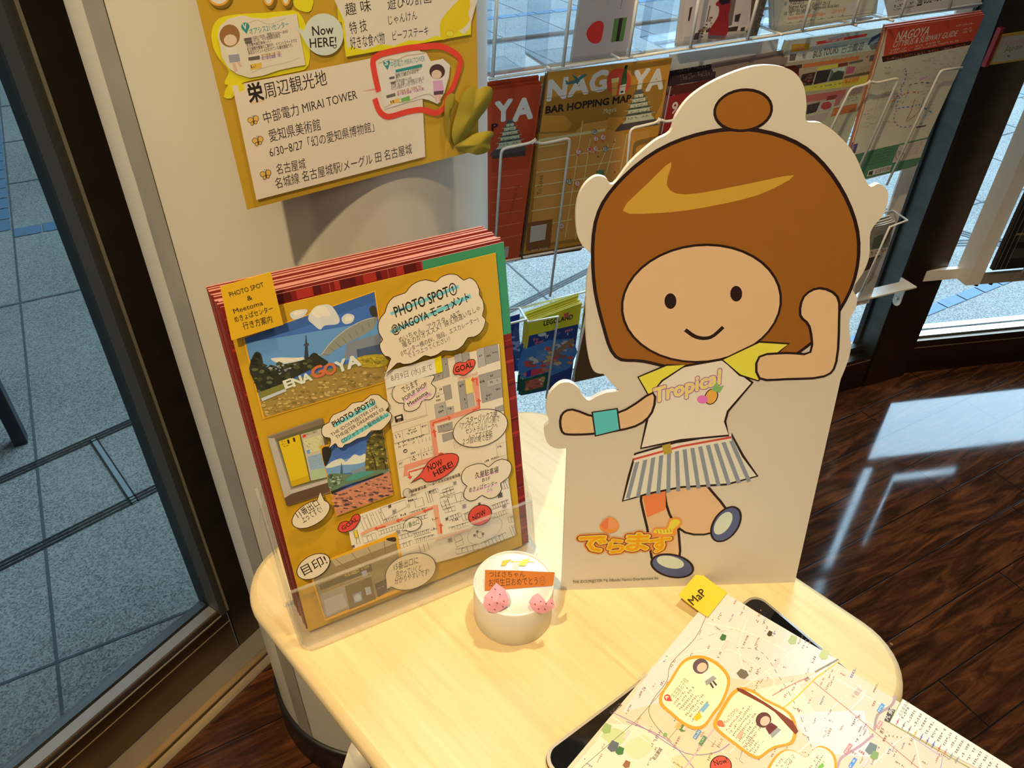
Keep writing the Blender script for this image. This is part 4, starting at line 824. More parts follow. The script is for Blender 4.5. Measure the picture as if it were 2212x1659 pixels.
# ================================================================= tablet, map sheet and note
TB = Plane((0, 0, TZ), (1, 0, 0), (0, 1, 0))
ta, tb_ = atz(1167, 1630, TZ + .006), atz(1633, 1281, TZ + .006)
ux = (tb_ - ta); ux.z = 0; tl = ux.length; ux.normalize(); uy = V((-ux.y, ux.x, 0))
PT = Plane(V((ta.x, ta.y, TZ)) + ux * tl * .5 - uy * .0875, ux, uy)
tab = thing('tablet', PT.o, 'black tablet with silver rim lying flat on the table under the large city map', 'tablet')
SIL = mat('silver_bezel', (.55, .53, .48), .25, .8, .05)
b = MB(); b.prism(PT, rrect(tl / 2, .0875, .012), .0002, .0066, SIL); mk('case', b, tab, bevel=.001)
b = MB(); b.prism(PT, rrect(tl / 2 - .0025, .085, .0105), .0066, .0071, mat('black_screen_glass', (.006, .006, .007), .06, 0, .02)); mk('screen', b, tab)
b = MB(); b.prism(PT, rrect(tl / 2 + .0003, .0875 + .0003, .0122), .002, .0032, GASKET); mk('rim_groove', b, tab)
b = MB(); bo = PT.W(-tl * .5 + .062, .0872, .003); b.box(bo, ux * .026, uy * .0012, UP * .0018, STEEL); mk('side_button', b, tab); b = MB(); bo = PT.W(tl * .5 - .0002, .035, .003); b.box(bo, ux * .0010, uy * -.018, UP * .0018, STEEL); mk('side_button', b, tab)
MZ = TZ + .0082
m0 = atz(1552, 1270, MZ); ml = (atz(1225, 1659, MZ) - m0).normalized(); mr = V((-ml.y, ml.x, 0)); mr = mr if mr.x > 0 else -mr
PMAP = Plane((m0.x, m0.y, MZ), mr, -ml)
MW = (255, 236, 200)
mp = thing('city_map', PMAP.W(.2, -.15, -.0003), 'large pale printed city map with taped notes lying over the black tablet', 'map')
a = Art(PMAP, MW); a.prism(PMAP, [(0, 0), (.41, 0), (.41, -.297), (0, -.297)], -.0003, 0, paper((.76, .67, .58))); a.h = 2e-5
kx = (2.0634, 1140, 1200)
def mfill(a):
    a.at(*kx)
    PALE = (250, 228, 200); GRN = (246, 236, 196); TAN = (240, 215, 185); PNK = (252, 226, 214)
    a.poly([(720, 300), (850, 150), (1000, 240), (1390, 470), (1300, 520), (1000, 560), (560, 500)], PALE); a.poly([(560, 490), (700, 470), (640, 640), (420, 700)], PNK)
    a.poly([(350, 748), (520, 760), (700, 880), (640, 947), (200, 947), (300, 835)], GRN); a.poly([(640, 900), (800, 860), (900, 947), (640, 947)], (235, 225, 165)); a.poly([(325, 805), (385, 768), (440, 800), (400, 850)], (214, 222, 150), None, 0, 3); a.poly([(430, 850), (520, 800), (560, 860), (480, 910)], (226, 230, 170), None, 0, 3); a.poly([(1150, 700), (1500, 690), (1540, 900), (1300, 880)], PNK); a.poly([(1000, 600), (1200, 560), (1280, 700), (1100, 720)], (252, 236, 190))
    RD = (255, 250, 232)
    for p in ([(585, 480), (720, 385), (716, 335)], [(800, 300), (1000, 350), (1250, 480), (1640, 700)], [(700, 440), (900, 420), (1100, 560), (1000, 640)], [(1380, 480), (1150, 610), (1040, 720), (900, 880)], [(980, 280), (940, 420), (1000, 560), (1180, 690), (1270, 860)], [(512, 565), (640, 700), (860, 860), (900, 947)], [(380, 720), (560, 850), (660, 947)], [(1210, 400), (1060, 520), (930, 600)], [(1400, 640), (1240, 800), (1380, 790), (1540, 760)], [(1160, 760), (1420, 720), (1560, 760)], [(1540, 930), (1700, 800), (1750, 947)], [(640, 480), (820, 640)], [(1440, 560), (1500, 620), (1370, 740), (1120, 947)]): a.line(p, 4.5, RD, False, 4)
    a.line([(795, 270), (745, 370), (640, 480), (620, 560), (560, 640), (540, 700), (580, 770), (640, 830)], 2, (120, 105, 60), False, 4); a.line([(640, 560), (480, 740), (240, 947)], 2, (130, 110, 80)); a.line([(860, 860), (700, 760), (620, 830)], 2, (150, 150, 90), False, 3)
    a.line([(930, 410), (1040, 430), (1120, 540), (1200, 680), (1260, 840), (1285, 900)], 2.4, (110, 110, 80), False, 8, 1); a.line([(720, 390), (900, 330), (960, 350)], 2, (190, 180, 150), False, 8, 1)
    a.line([(440, 740), (620, 820), (740, 947)], 5, (190, 150, 175), False, 3); a.line([(380, 700), (520, 770), (700, 880), (830, 880), (900, 840)], 4, (172, 140, 165), False, 4); a.line([(870, 720), (700, 947)], 6, (230, 190, 185), False, 2)
    a.line([(1090, 625), (1150, 590), (1210, 560), (1250, 545)], 4, (225, 140, 110), False, 4); a.line([(1140, 680), (1200, 630), (1285, 545), (1390, 470)], 5, (232, 200, 60)); a.line([(1280, 520), (1385, 462)], 9, (200, 180, 150)); a.line([(1280, 520), (1385, 462)], 5, (150, 135, 110), False, 10)
    a.line([(1270, 560), (1420, 680), (1545, 785), (1740, 947)], 3.5, (225, 130, 105)); a.line([(1640, 625), (1620, 670), (1560, 710), (1545, 780)], 10, (190, 160, 145), False, 4); a.line([(1540, 800), (1480, 850), (1400, 900), (1380, 947)], 10, (205, 165, 160), False, 3); a.line([(1700, 800), (1850, 900), (1840, 947)], 3, (160, 160, 200))
    R2 = random.Random(11); TX = [(150, 110, 80), (120, 96, 76), (180, 110, 90), (120, 120, 150), (165, 140, 90)]
    ang = (.42, -.90)
    n = 0
    while n < 150:
        x, y = R2.uniform(200, 2000), R2.uniform(180, 940)
        if x < 850 - (y - 150) * .86 + 25 or x < 720 - (y - 300) * .87 + 30 or y < .62 * (x - 860) + 165: continue
        if x > 1620 + (y - 640) * .1 and y < .62 * (x - 860) + 260: continue
        L = R2.uniform(16, 52); dx, dy = (ang if R2.random() < .75 else (.86, .5)); a.micro((x, y), (x + dx * L, y + dy * L), R2.choice((7, 8, 10)), R2.choice(TX), n, .9); n += 1
    for x, y, c, w_ in ((870, 365, (70, 120, 70), 26), (1078, 348, (90, 70, 50), 22), (1180, 375, (190, 200, 130), 36), (1320, 440, (205, 205, 130), 40), (440, 570, (150, 150, 130), 0), (380, 850, (110, 110, 110), 44), (410, 870, (80, 130, 70), 34), (350, 770, (170, 190, 110), 40), (690, 770, (110, 140, 70), 28), (670, 760, (230, 190, 110), 26), (1530, 860, (130, 140, 125), 46), (1545, 890, (150, 175, 100), 34), (612, 800, (150, 180, 120), 18), (440, 930, (170, 110, 70), 30)):
        if w_: a.poly([(x - w_ * .6, y + w_ * .2), (x - w_ * .1, y - w_ * .6), (x + w_ * .6, y - w_ * .3), (x + w_ * .4, y + w_ * .5), (x - w_ * .2, y + w_ * .6)], c)
    a.poly([(930, 525), (950, 505), (975, 515), (985, 535), (965, 552), (945, 545)], (130, 110, 90))
    def lab(x, y, c, L=46, wd=17, t=None):
        dx, dy = .55, -.83; p0, p1 = (x - dx * L / 2, y - dy * L / 2), (x + dx * L / 2, y + dy * L / 2); a.line([p0, p1], wd, c); a.micro((p0[0] + dy * -3 + dx * 4, p0[1] + dx * 5 + dy * 4), (p1[0] + dy * -3 - dx * 4, p1[1] + dx * 5 - dy * 4), 8, (255, 250, 230), int(x), .95)
    lab(755, 798, (100, 150, 190)); lab(780, 826, (110, 150, 100)); lab(1573, 680, (110, 165, 200), 42, 15); lab(1567, 755, (235, 150, 140), 36, 15); lab(1427, 862, (235, 140, 135), 50, 15); lab(1448, 925, (100, 155, 205), 50, 15)
    for x, y in ((880, 400), (705, 760), (440, 800), (1505, 925), (1110, 480)): lab(x, y, (244, 205, 190), 44, 12)
    a.text('名城公園', (372, 712), (420, 668), 13, (90, 70, 60), .01); a.text('名古屋城', (565, 915), (600, 865), 13, (110, 80, 60), .01); a.text('池下', (1580, 797), (1592, 775), 12, (110, 80, 60), .01); a.text('北区', (500, 565), (535, 530), 15, (190, 170, 150)); a.text('千種区', (1455, 640), (1490, 600), 15, (200, 180, 160)); a.text('今池', (1243, 567), (1258, 548), 12, (120, 90, 60), .01)
    for k in range(4): a.poly(ell(1610 + 18 * k, 803 + 3 * k, 3, 4, 0, 6), (150, 140, 100))
    # key strip along the right edge
    a.poly([(1670, 640), (2180, 960), (2120, 960), (2000, 947), (1612, 745)], (255, 250, 205)); a.line([(1670, 640), (1612, 745), (2000, 965)], 4, (170, 175, 90)); a.poly([(1610, 680), (1638, 690), (1612, 746), (1588, 736)], (96, 82, 62)); a.text('凡 例', (1604, 738), (1630, 692), 13, (250, 240, 210), .01)
    a.text('名古屋高速', (1662, 720), (1700, 655), 11, (150, 130, 100))
    SC_ = [(230, 110, 110), (150, 130, 110), (150, 130, 110), (225, 185, 60), (150, 120, 160), (150, 120, 160), (110, 120, 180), (220, 110, 80), (220, 140, 120), (160, 160, 150), (160, 160, 150)]
    for k, c in enumerate(SC_):
        x, y = 1648 + 26.5 * k, 742 + 17 * k; a.line([(x - 8, y + 15), (x + 8, y - 15)], 3, c); a.poly([(x - 5, y - 3), (x + 2, y - 8), (x + 5, y + 3), (x - 2, y + 8)], c)
    for k in range(16):
        x, y = 1672 + 26.5 * k, 730 + 17 * k; a.micro((x, y), (x + 34, y - 56), 11, (130, 110, 80), k, .95)
mfill(a); mk('map_sheet', a, mp)
ML = [a.h + 1e-4]
OR2 = (250, 170, 50); CRM = (255, 246, 190)
def note(name, outer, fn):
    a = Art(PMAP, MW, ML[0]); a.at(*kx); a.poly(outer, OR2, None, 0, 3)
    cx_, cy_ = sum(p[0] for p in outer) / len(outer), sum(p[1] for p in outer) / len(outer)
    a.poly([(cx_ + (x - cx_) * .91, cy_ + (y - cy_) * .91) for x, y in outer], CRM, None, 0, 3); fn(a); ML[0] = a.h + 5e-5; return mk(name, a, mp)
def pin(a, x, y, c, t):
    a.poly(ell(x, y, 15, 15, 0, 14), c); a.poly([(x + 2, y + 16), (x + 16, y + 2), (x + 22, y + 16)], c); a.text(t, (x - 4, y + 8), (x + 7, y - 4), 12, (255, 250, 235), .03)
def lines(a, p0, p1, st, n, hh, seed, c=(140, 120, 90)):
    for k in range(n):
        s_ = .72 + .28 * ((k * 7 + seed) % 5) / 4; q0 = (p0[0] + st[0] * k, p0[1] + st[1] * k); a.micro(q0, (q0[0] + (p1[0] - p0[0]) * s_, q0[1] + (p1[1] - p0[1]) * s_), hh, c if k % 3 else (175, 110, 110), seed * 31 + k, .95)
def blobfig(a, x, y, ang, hair, top_, leg_):
    """plain three-colour mark where a small figure is printed"""
    c, s_ = math.cos(ang), math.sin(ang); T_ = lambda u, v: (x + c * u - s_ * v, y + s_ * u + c * v)
    a.poly([T_(*p) for p in ell(0, 0, 36, 34, 0, 18)], hair); a.poly([T_(*p) for p in ell(2, 8, 24, 20, 0, 16)], (240, 200, 160)); a.poly([T_(*p) for p in ((-18, 32), (18, 32), (26, 66), (-26, 66))], top_); a.poly([T_(*p) for p in ((-22, 66), (22, 66), (28, 86), (-28, 86))], (170, 165, 150)); a.poly([T_(*p) for p in ((-12, 86), (-2, 86), (-4, 112), (-12, 112))], leg_); a.poly([T_(*p) for p in ((4, 86), (12, 86), (14, 110), (6, 112))], leg_)
def na(a):
    pin(a, 622, 635, (225, 80, 70), 'A'); a.text('名古屋お子様', (655, 640), (718, 560), 20, (150, 160, 120)); lines(a, (655, 665), (735, 570), (13, 13), 7, 9, 1); blobfig(a, 770, 495, -.6, (110, 84, 84), (250, 240, 220), (90, 60, 60)); a.poly([(738, 722), (765, 698), (776, 722), (750, 742)], (240, 200, 40)); a.poly([(765, 690), (795, 655), (810, 668), (782, 702)], (140, 190, 220))
note('taped_note', [(728, 450), (790, 450), (850, 480), (895, 530), (900, 580), (868, 660), (830, 710), (790, 765), (745, 778), (690, 755), (630, 705), (588, 665), (590, 620), (630, 560), (680, 480)], na)
def nb(a):
    pin(a, 857, 750, (225, 120, 80), ''); a.text('MeeTOMa', (880, 760), (940, 690), 17, (170, 155, 120)); lines(a, (890, 785), (985, 660), (14, 12), 7, 9, 2); a.poly([(930, 808), (950, 782), (962, 790), (945, 824)], (240, 190, 150), (220, 120, 70), 2); lines(a, (965, 860), (1010, 800), (14, 10), 4, 9, 3)
    a.poly([(935, 605), (960, 598), (1180, 740), (1192, 800), (1100, 700), (1000, 640)], (140, 62, 40), None, 0, 2); blobfig(a, 1050, 735, -.75, (110, 62, 50), (120, 50, 50), (250, 245, 230))
note('taped_note', [(950, 588), (1010, 605), (1060, 640), (1140, 680), (1185, 720), (1200, 785), (1180, 840), (1110, 858), (1070, 880), (1030, 908), (990, 895), (920, 845), (850, 790), (825, 755), (845, 710), (900, 620)], nb)
def nc(a):
    a.text('シスマ', (1150, 940), (1195, 900), 16, (150, 150, 110)); lines(a, (1105, 950), (1150, 895), (16, 12), 3, 9, 5); lines(a, (1255, 960), (1310, 880), (14, 10), 3, 9, 6); a.poly([(1290, 945), (1312, 925), (1322, 940), (1300, 960)], (140, 190, 80))
note('taped_note', [(1060, 985), (1090, 910), (1140, 868), (1190, 875), (1240, 900), (1270, 870), (1300, 850), (1345, 865), (1375, 910), (1370, 985), (1300, 1020), (1150, 1020)], nc)
a = Art(PMAP, MW, ML[0]); a.at(*kx); a.poly(ell(860, 940, 47, 45, 0, 26), (240, 92, 66), INK, 4); a.text('Now!', (835, 940), (895, 925), 24, INK, .01); mk('round_sticker', a, mp)
# MAP note, its lower left corner curling up
NP = Plane((0, 0, MZ + .0009), (1, 0, 0), (0, 1, 0)); kc = lambda x, y: (1140 + x / 2.0634, 1200 + y / 2.0634)
c4 = [V(NP.px(*kc(*p))) for p in ((757, 84), (890, 166), (802, 277), (668, 190))]
b = MB(); N_ = 8; vs = []
for i in range(N_ + 1):
    for j in range(N_ + 1):
        s_, t_ = i / N_, j / N_; p_ = c4[0] * (1 - s_) * (1 - t_) + c4[1] * s_ * (1 - t_) + c4[2] * s_ * t_ + c4[3] * (1 - s_) * t_; vs.append(NP.W(p_.x, p_.y, .0005 + .004 * (1 - s_) ** 2))
YN = paper((.80, .62, .05)); tp = vs; bt = [v - UP * .0003 for v in vs]; M_ = N_ + 1
fs = [(i * M_ + j, i * M_ + j + 1, (i + 1) * M_ + j + 1, (i + 1) * M_ + j) for i in range(N_) for j in range(N_)]
a = Art(NP, MW); a.add(tp, [tuple(reversed(f)) for f in fs], YN, True); a.add(bt, fs, YN, True)
PN = Plane(NP.W(*c4[3], .0012 + .004 * .25 + .0016), (c4[2] - c4[3]).to_3d(), (c4[0] - c4[3]).to_3d()); 
NT = Plane(NP.W(*((c4[0] + c4[3]) / 2), .0046), ((c4[1] + c4[2]) / 2 - (c4[0] + c4[3]) / 2).to_3d() - UP * .0040, (c4[0] - c4[3]).to_3d())
a.pl = NT; a.h = .0002; a.at(*kx); a.text('MaP', (738, 222), (800, 170), 34, INK, .0)
mk('sticky_note', a, None, 'yellow sticky note marked MAP at the top corner of the city map', 'sticky note')
# ================================================================= handwritten poster on the column
hp = math.radians(53); pu = V((math.sin(hp), math.cos(hp), 0)); pn = V((math.cos(hp), -math.sin(hp), 0))
PP = Plane(V((-.219, .79, 0)) + pn * .1915, pu, UP)
PW = (200, 178, 138)
poster = thing('poster', PP.W(-.025, 1.045, 0), 'yellow handwritten poster with white note cards and red ring on the cream column', 'poster')
bl, br, tl_, tr_ = PP.px(535, 453), PP.px(1034, 324), PP.px(425, 0), PP.px(1029, 0)
ext = lambda p, q, k: (p[0] + (q[0] - p[0]) * k, p[1] + (q[1] - p[1]) * k)
q = [bl, br, ext(br, tr_, 2.1), ext(bl, tl_, 2.0)]
a = Art(PP, PW); a.prism(PP, q, -.0012, 0, paper((.60, .39, .035))); mk('backing_card', a, poster)
EL = [.0003]; KP = (3.253, 420, 0)
def ppiece(name, fn):
    a = Art(PP, PW, EL[0]); a.at(*KP); fn(a); EL[0] = a.h + 1e-4; return mk(name, a, poster)
YG = (216, 178, 22); PWH = (202, 178, 132); PK = (40, 28, 18)
def glow(a):
    a.poly([(130, 330), (120, 220), (170, 130), (300, 100), (480, 90), (600, 80), (730, 85), (800, 250), (800, 460), (680, 510), (420, 560), (300, 590), (210, 590), (240, 500), (180, 420)], YG, None, 0, 3)
    a.poly([(690, -60), (830, -60), (820, 70), (760, 80), (700, 40)], YG, None, 0, 3); a.poly([(1000, 20), (1045, 20), (1040, 160), (1010, 150)], YG)
    a.poly([(205, 680), (240, 590), (300, 575), (350, 600), (355, 640), (300, 650), (260, 690)], YG, None, 0, 2)
ppiece('yellow_marker', glow)
for cx_, w_ in ((170, 80), (520, 40), (640, 35)):
    def title(a):
        a.poly(ell(cx_ + 12, -18, w_ + 4, 80, 0, 20), (120, 84, 20)); a.poly(ell(cx_, -35, w_, 76, 0, 20), (206, 140, 40)); a.poly(ell(cx_, -40, w_ - 12, 66, 0, 20), (214, 196, 160))
    ppiece('title_letter', title)
def card_v(a):
    a.poly([(160, 255), (175, 185), (235, 130), (330, 106), (420, 125), (500, 130), (600, 112), (716, 97), (740, 250), (778, 455), (690, 470), (590, 492), (480, 530), (385, 545), (300, 520), (240, 480), (190, 400), (178, 320)], PWH)
    G_ = (168, 146, 100)
    a.line([(380, 160), (440, 140), (500, 165), (560, 160), (640, 125)], 4, G_, False, 4); a.line([(400, 510), (470, 480), (565, 455), (640, 440), (740, 405)], 4, G_, False, 4)
    # plain colour mark where a small figure is printed
    a.poly(ell(245, 250, 72, 80, 0, 22), (140, 92, 40)); a.poly(ell(250, 280, 46, 40, 0, 20), (206, 168, 120)); a.poly([(215, 330), (285, 330), (300, 380), (225, 385)], (206, 190, 150)); a.poly([(235, 385), (310, 378), (320, 430), (245, 440)], (140, 130, 115)); a.poly([(262, 440), (285, 438), (300, 500), (280, 505)], (200, 150, 110)); a.poly([(295, 436), (315, 432), (335, 465), (320, 470)], (200, 150, 110))
    T = (50, 120, 95); a.poly(ell(355, 185, 29, 29), T); a.poly([(332, 203), (378, 198), (365, 238)], T); a.text('V', (342, 205), (368, 201), 38, (220, 205, 165), .03)
    a.text('オアシス21 iセンター', (388, 240), (662, 185), 34, (70, 130, 105), .01)
    for t, p0, p1, h_ in (('10:00～20:00（情報は10:00～18:00）', (405, 275), (655, 228), 20), ('1月1日、その他施設点検日', (410, 295), (600, 260), 19), ('名古屋市東区東桜1-11-1', (365, 328), (535, 296), 16), ('名古屋観光情報のご案内や、イベントスペースでは', (370, 358), (718, 292), 20), ('多彩なイベントも行われている複合施設です。', (378, 384), (690, 325), 20)): a.text(t, p0, p1, h_, (80, 62, 50), .008)
    a.text('地下鉄東山線「栄」', (470, 402), (608, 376), 18, (170, 120, 50), .008); a.text('地下鉄名城線「栄」', (470, 420), (608, 394), 18, (130, 80, 120), .008)
    for q in ([(345, 268), (398, 260), (400, 280), (347, 288)], [(352, 290), (402, 282), (404, 302), (354, 308)], [(375, 402), (455, 388), (458, 415), (378, 425)]): a.poly(q, (96, 78, 60))
    a.poly([(388, 452), (468, 436), (472, 475), (392, 490)], (206, 158, 50)); a.micro((396, 478), (430, 470), 20, PK, 3, 1)
ppiece('note_card', card_v)
def nowb(a):
    pts = ell(905, 240, 138, 148, -12, 36); a.poly(pts[:17] + [(712, 182)] + pts[20:], (190, 186, 150)); a.text('Now', (828, 250), (975, 235), 62, PK, .012); a.text('HERE!', (810, 335), (995, 320), 62, PK, .012); a.poly(ell(982, 325, 11, 11, 0, 12), (190, 186, 150), PK, 5)
ppiece('speech_bubble', nowb)
def card_r(a):
    a.poly([(1000, -140), (1960, -300), (1938, 240), (1060, 398)], YG); a.poly([(1030, -140), (1950, -300), (1925, 205), (1850, 215), (1780, 255), (1690, 250), (1600, 285), (1500, 280), (1400, 320), (1300, 310), (1190, 350), (1090, 320), (1070, 340), (1050, 150)], PWH, None, 0, 2)
    a.poly([(1720, 200), (1730, 140), (1790, 60), (1850, 0), (1910, -60), (1935, 30), (1920, 90), (1930, 140), (1890, 190), (1830, 230), (1740, 280)], (206, 166, 20), None, 0, 3); a.poly(ell(1790, 235, 28, 24, 0, 14), (216, 180, 40), (190, 150, 20), 6)
    for t, p0, p1, h_ in (('趣 味', (1060, 105), (1240, 70), 62), ('遊びの計画', (1355, 62), (1660, 12), 62), ('特 技', (1092, 235), (1212, 208), 62), ('じゃんけん', (1360, 170), (1562, 130), 48), ('好きな食べ物', (1095, 340), (1335, 298), 62), ('ビーフステーキ', (1390, 280), (1640, 240), 48)): a.text(t, p0, p1, h_, PK, -.002)
ppiece('profile_card', card_r)
def main_card(a):
    a.poly([(262, 600), (1250, 405), (1590, 780), (1618, 1098), (432, 1402)], (204, 178, 132)); a.poly([(262, 600), (1250, 405), (1580, 330), (1618, 1098), (432, 1402)], (204, 178, 132)); a.poly([(300, 590), (345, 585), (350, 630), (310, 645)], YG)
    ORL = (222, 160, 96); a.line([(395, 725), (490, 700)], 12, ORL); a.line([(510, 685), (930, 590)], 8, (216, 172, 120))
    a.text('栄', (385, 712), (485, 690), 98, PK, .03)
    for t, p0, p1, h_ in (('周辺観光地', (495, 685), (930, 585), 84), ('中部電力 MIRAI TOWER', (490, 862), (1142, 690), 64), ('愛知県美術館', (527, 990), (885, 905), 66), ('6/30−8/27「幻の愛知県博物館」', (530, 1100), (1260, 915), 60), ('名古屋城', (577, 1220), (780, 1175), 58), ('名城線 名古屋城駅/メーグル 田 名古屋城', (570, 1320), (1525, 1070), 60)): a.text(t, p0, p1, h_, PK, .0)
    a.poly([(1170, 640), (1275, 615), (1270, 590), (1305, 612), (1280, 645), (1272, 632)], (206, 130, 100))
    for x, y in ((408, 845), (440, 990), (495, 1225)):
        for q in (ell(x - 18, y - 4, 20, 19, 20, 14), ell(x + 20, y - 14, 19, 22, -10, 14), ell(x - 6, y + 20, 12, 13, 0, 12), ell(x + 18, y + 12, 11, 12, 0, 12)): a.poly(q, (216, 150, 60), PK, 3.5)
        a.line([(x + 2, y - 20), (x + 4, y + 26)], 5, PK); a.line([(x, y - 22), (x - 8, y - 38)], 3, PK); a.line([(x + 3, y - 22), (x + 6, y - 40)], 3, PK)
ppiece('sightseeing_card', main_card)
def card_s(a):
    RED = (206, 58, 34)
    a.line([(1290, 640), (1275, 580), (1258, 500), (1250, 420), (1290, 385), (1340, 368), (1500, 335), (1620, 325), (1700, 320), (1780, 345), (1862, 410), (1850, 500), (1810, 610), (1770, 680), (1760, 740), (1720, 780), (1680, 790), (1590, 768), (1480, 785), (1380, 815), (1330, 810), (1290, 770), (1262, 690)], 40, RED, False, 3)
    a.poly([(1280, 445), (1330, 415), (1400, 400), (1480, 372), (1560, 355), (1622, 366), (1655, 428), (1740, 410), (1790, 455), (1782, 540), (1750, 650), (1705, 728), (1640, 700), (1590, 690), (1480, 720), (1330, 765), (1310, 660), (1292, 540)], (204, 182, 142))
    G_ = (176, 152, 104); a.line([(1285, 445), (1360, 415), (1420, 420), (1480, 390), (1560, 380), (1620, 370)], 9, G_, False, 4); a.line([(1330, 755), (1400, 720), (1480, 715), (1560, 680), (1640, 660), (1690, 690)], 9, G_, False, 4)
    T = (50, 118, 92); a.poly(ell(1345, 440, 24, 24), T); a.poly([(1326, 455), (1366, 450), (1352, 490)], T); a.text('S', (1333, 456), (1356, 452), 32, (220, 205, 165), .03)
    a.text('中部電力 MIRAI TOWER', (1375, 472), (1614, 425), 34, (76, 128, 104), .006); a.poly([(1406, 488), (1592, 446), (1596, 468), (1410, 508)], T)
    r = 0
    for t, p0, p1, h_ in (('10:00～20:00 ※その他休業あり', (1408, 530), (1590, 488), 16), ('最終入場は19:40まで', (1410, 545), (1570, 508), 16), ('なし', (1410, 562), (1440, 556), 14), ('名古屋市中区錦3-6-15先', (1372, 590), (1520, 552), 14), ('名古屋・栄に位置し、街の象徴となり親しま', (1378, 612), (1605, 555), 17), ('れている街のランドマークタワーです。', (1380, 632), (1600, 578), 17)): a.text(t, p0, p1, h_, (86, 66, 52), .008)
    a.text('地下鉄東山線・名城線「栄」', (1420, 655), (1590, 612), 15, (170, 110, 60), .01); a.text('地下鉄名城線「久屋大通」', (1420, 672), (1610, 628), 15, (170, 80, 100), .01)
    for q in ([(1362, 540), (1400, 532), (1402, 550), (1364, 556)], [(1375, 575), (1402, 570), (1404, 586), (1376, 590)], [(1342, 668), (1405, 650), (1408, 672), (1346, 688)]): a.poly(q, (100, 84, 66))
    a.poly([(1368, 706), (1436, 686), (1440, 716), (1374, 732)], (206, 158, 60)); a.poly([(1444, 690), (1504, 670), (1510, 700), (1450, 714)], (104, 146, 60)); a.micro((1376, 724), (1400, 716), 16, PK, 4, 1)
    a.poly(ell(1700, 500, 55, 52, 0, 20), (72, 44, 34)); a.poly(ell(1696, 520, 36, 32, 0, 18), (208, 162, 116)); a.poly([(1670, 565), (1735, 560), (1748, 635), (1676, 645)], (196, 136, 136)); a.poly([(1676, 640), (1746, 632), (1742, 660), (1676, 666)], (86, 60, 54)); a.poly([(1685, 665), (1705, 663), (1700, 712), (1688, 714)], (206, 150, 110)); a.poly([(1710, 662), (1728, 660), (1722, 718), (1708, 718)], (206, 150, 110))
ppiece('tower_card', card_s)
# gold paper butterfly wing on the corner of the poster
FOIL = mat('gold_craft_paper', (.34, .28, .022), .6, .15, .3, 40)
KB = lambda x, y: (900 + x / 4.3658, 180 + y / 4.3658)
def petal(pts, h0, bend):
    pl = PP.off(EL[0] + .001); q = smooth([pl.px(*KB(*p)) for p in pts], 4); cx_ = sum(x for x, y in q) / len(q); cy_ = sum(y for x, y in q) / len(q)
    b = MB(); n_ = len(q); rings = []
    for k, s_ in enumerate((1, .66, .33)):
        rings.append([pl.W(cx_ + (x - cx_) * s_, cy_ + (y - cy_) * s_, h0 + bend * (1 - s_ ** 2) + .25 * bend * math.sin(9 * (x - y) / .05) * s_) for x, y in q])
    c = pl.W(cx_, cy_, h0 + bend); vs = [p for r in rings for p in r] + [c]
    fs = [(i * n_ + k, i * n_ + (k + 1) % n_, (i + 1) * n_ + (k + 1) % n_, (i + 1) * n_ + k) for i in range(2) for k in range(n_)] + [(2 * n_ + k, 2 * n_ + (k + 1) % n_, 3 * n_) for k in range(n_)]
    b.add(vs, fs, FOIL, True); b.add([v - PP.n * .0005 for v in vs], [tuple(reversed(f)) for f in fs], FOIL, True); return b
for pts, h0, bd in (([(340, 560), (325, 480), (345, 380), (370, 300), (420, 120), (490, 35), (540, 40), (570, 60), (640, 25), (700, 40), (708, 130), (660, 240), (590, 330), (520, 440), (440, 530), (365, 575)],   .001, .003), ([(355, 585), (450, 530), (560, 470), (680, 445), (725, 475), (690, 540), (690, 620), (640, 660), (560, 672), (470, 645), (390, 622)], .001, .003), ([(305, 560), (270, 440), (258, 290), (270, 150), (320, 95), (355, 110), (350, 180), (312, 230), (298, 350)], .0005, .002)): mk('butterfly_wing', petal(pts, h0, bd), poster, 'olive gold paper wing')
# ================================================================= white wire leaflet rack in the window
ln_ = math.radians(4.5); RV = UP * math.cos(ln_) + n2 * math.sin(ln_)
def RK(off): return Plane(A2 + n2 * off + UP * .7, d2, RV)
def RKv(off): return Plane(A2 + n2 * off + UP * .7, d2, UP)
RW = (160, 141, 119)
rack = thing('leaflet_rack', A2 - d2 * .55 + n2 * .09, 'white wire leaflet rack hung across the window behind the standee', 'rack')
FWp, BWp, LFp = RK(.135), RK(.045), RK(.105)
W3 = lambda pl, *pts: [pl.W(*pl.px(*p)) for p in pts]
def wire(path, r=.0023, name='wire'): b = MB(); b.tube(path, r, WHITEM, 8); return mk(name, b, rack)
def bend(pl, pts, r=.008):
    P = W3(pl, *pts); out = [P[0]]
    for i in range(1, len(P) - 1):
        a, c = (P[i - 1] - P[i]).normalized(), (P[i + 1] - P[i]).normalized(); p, q = P[i] + a * r, P[i] + c * r
        out += [p, p * .56 + P[i] * .34 + q * .10, p * .25 + P[i] * .5 + q * .25, p * .10 + P[i] * .34 + q * .56, q]
    return out + [P[-1]]
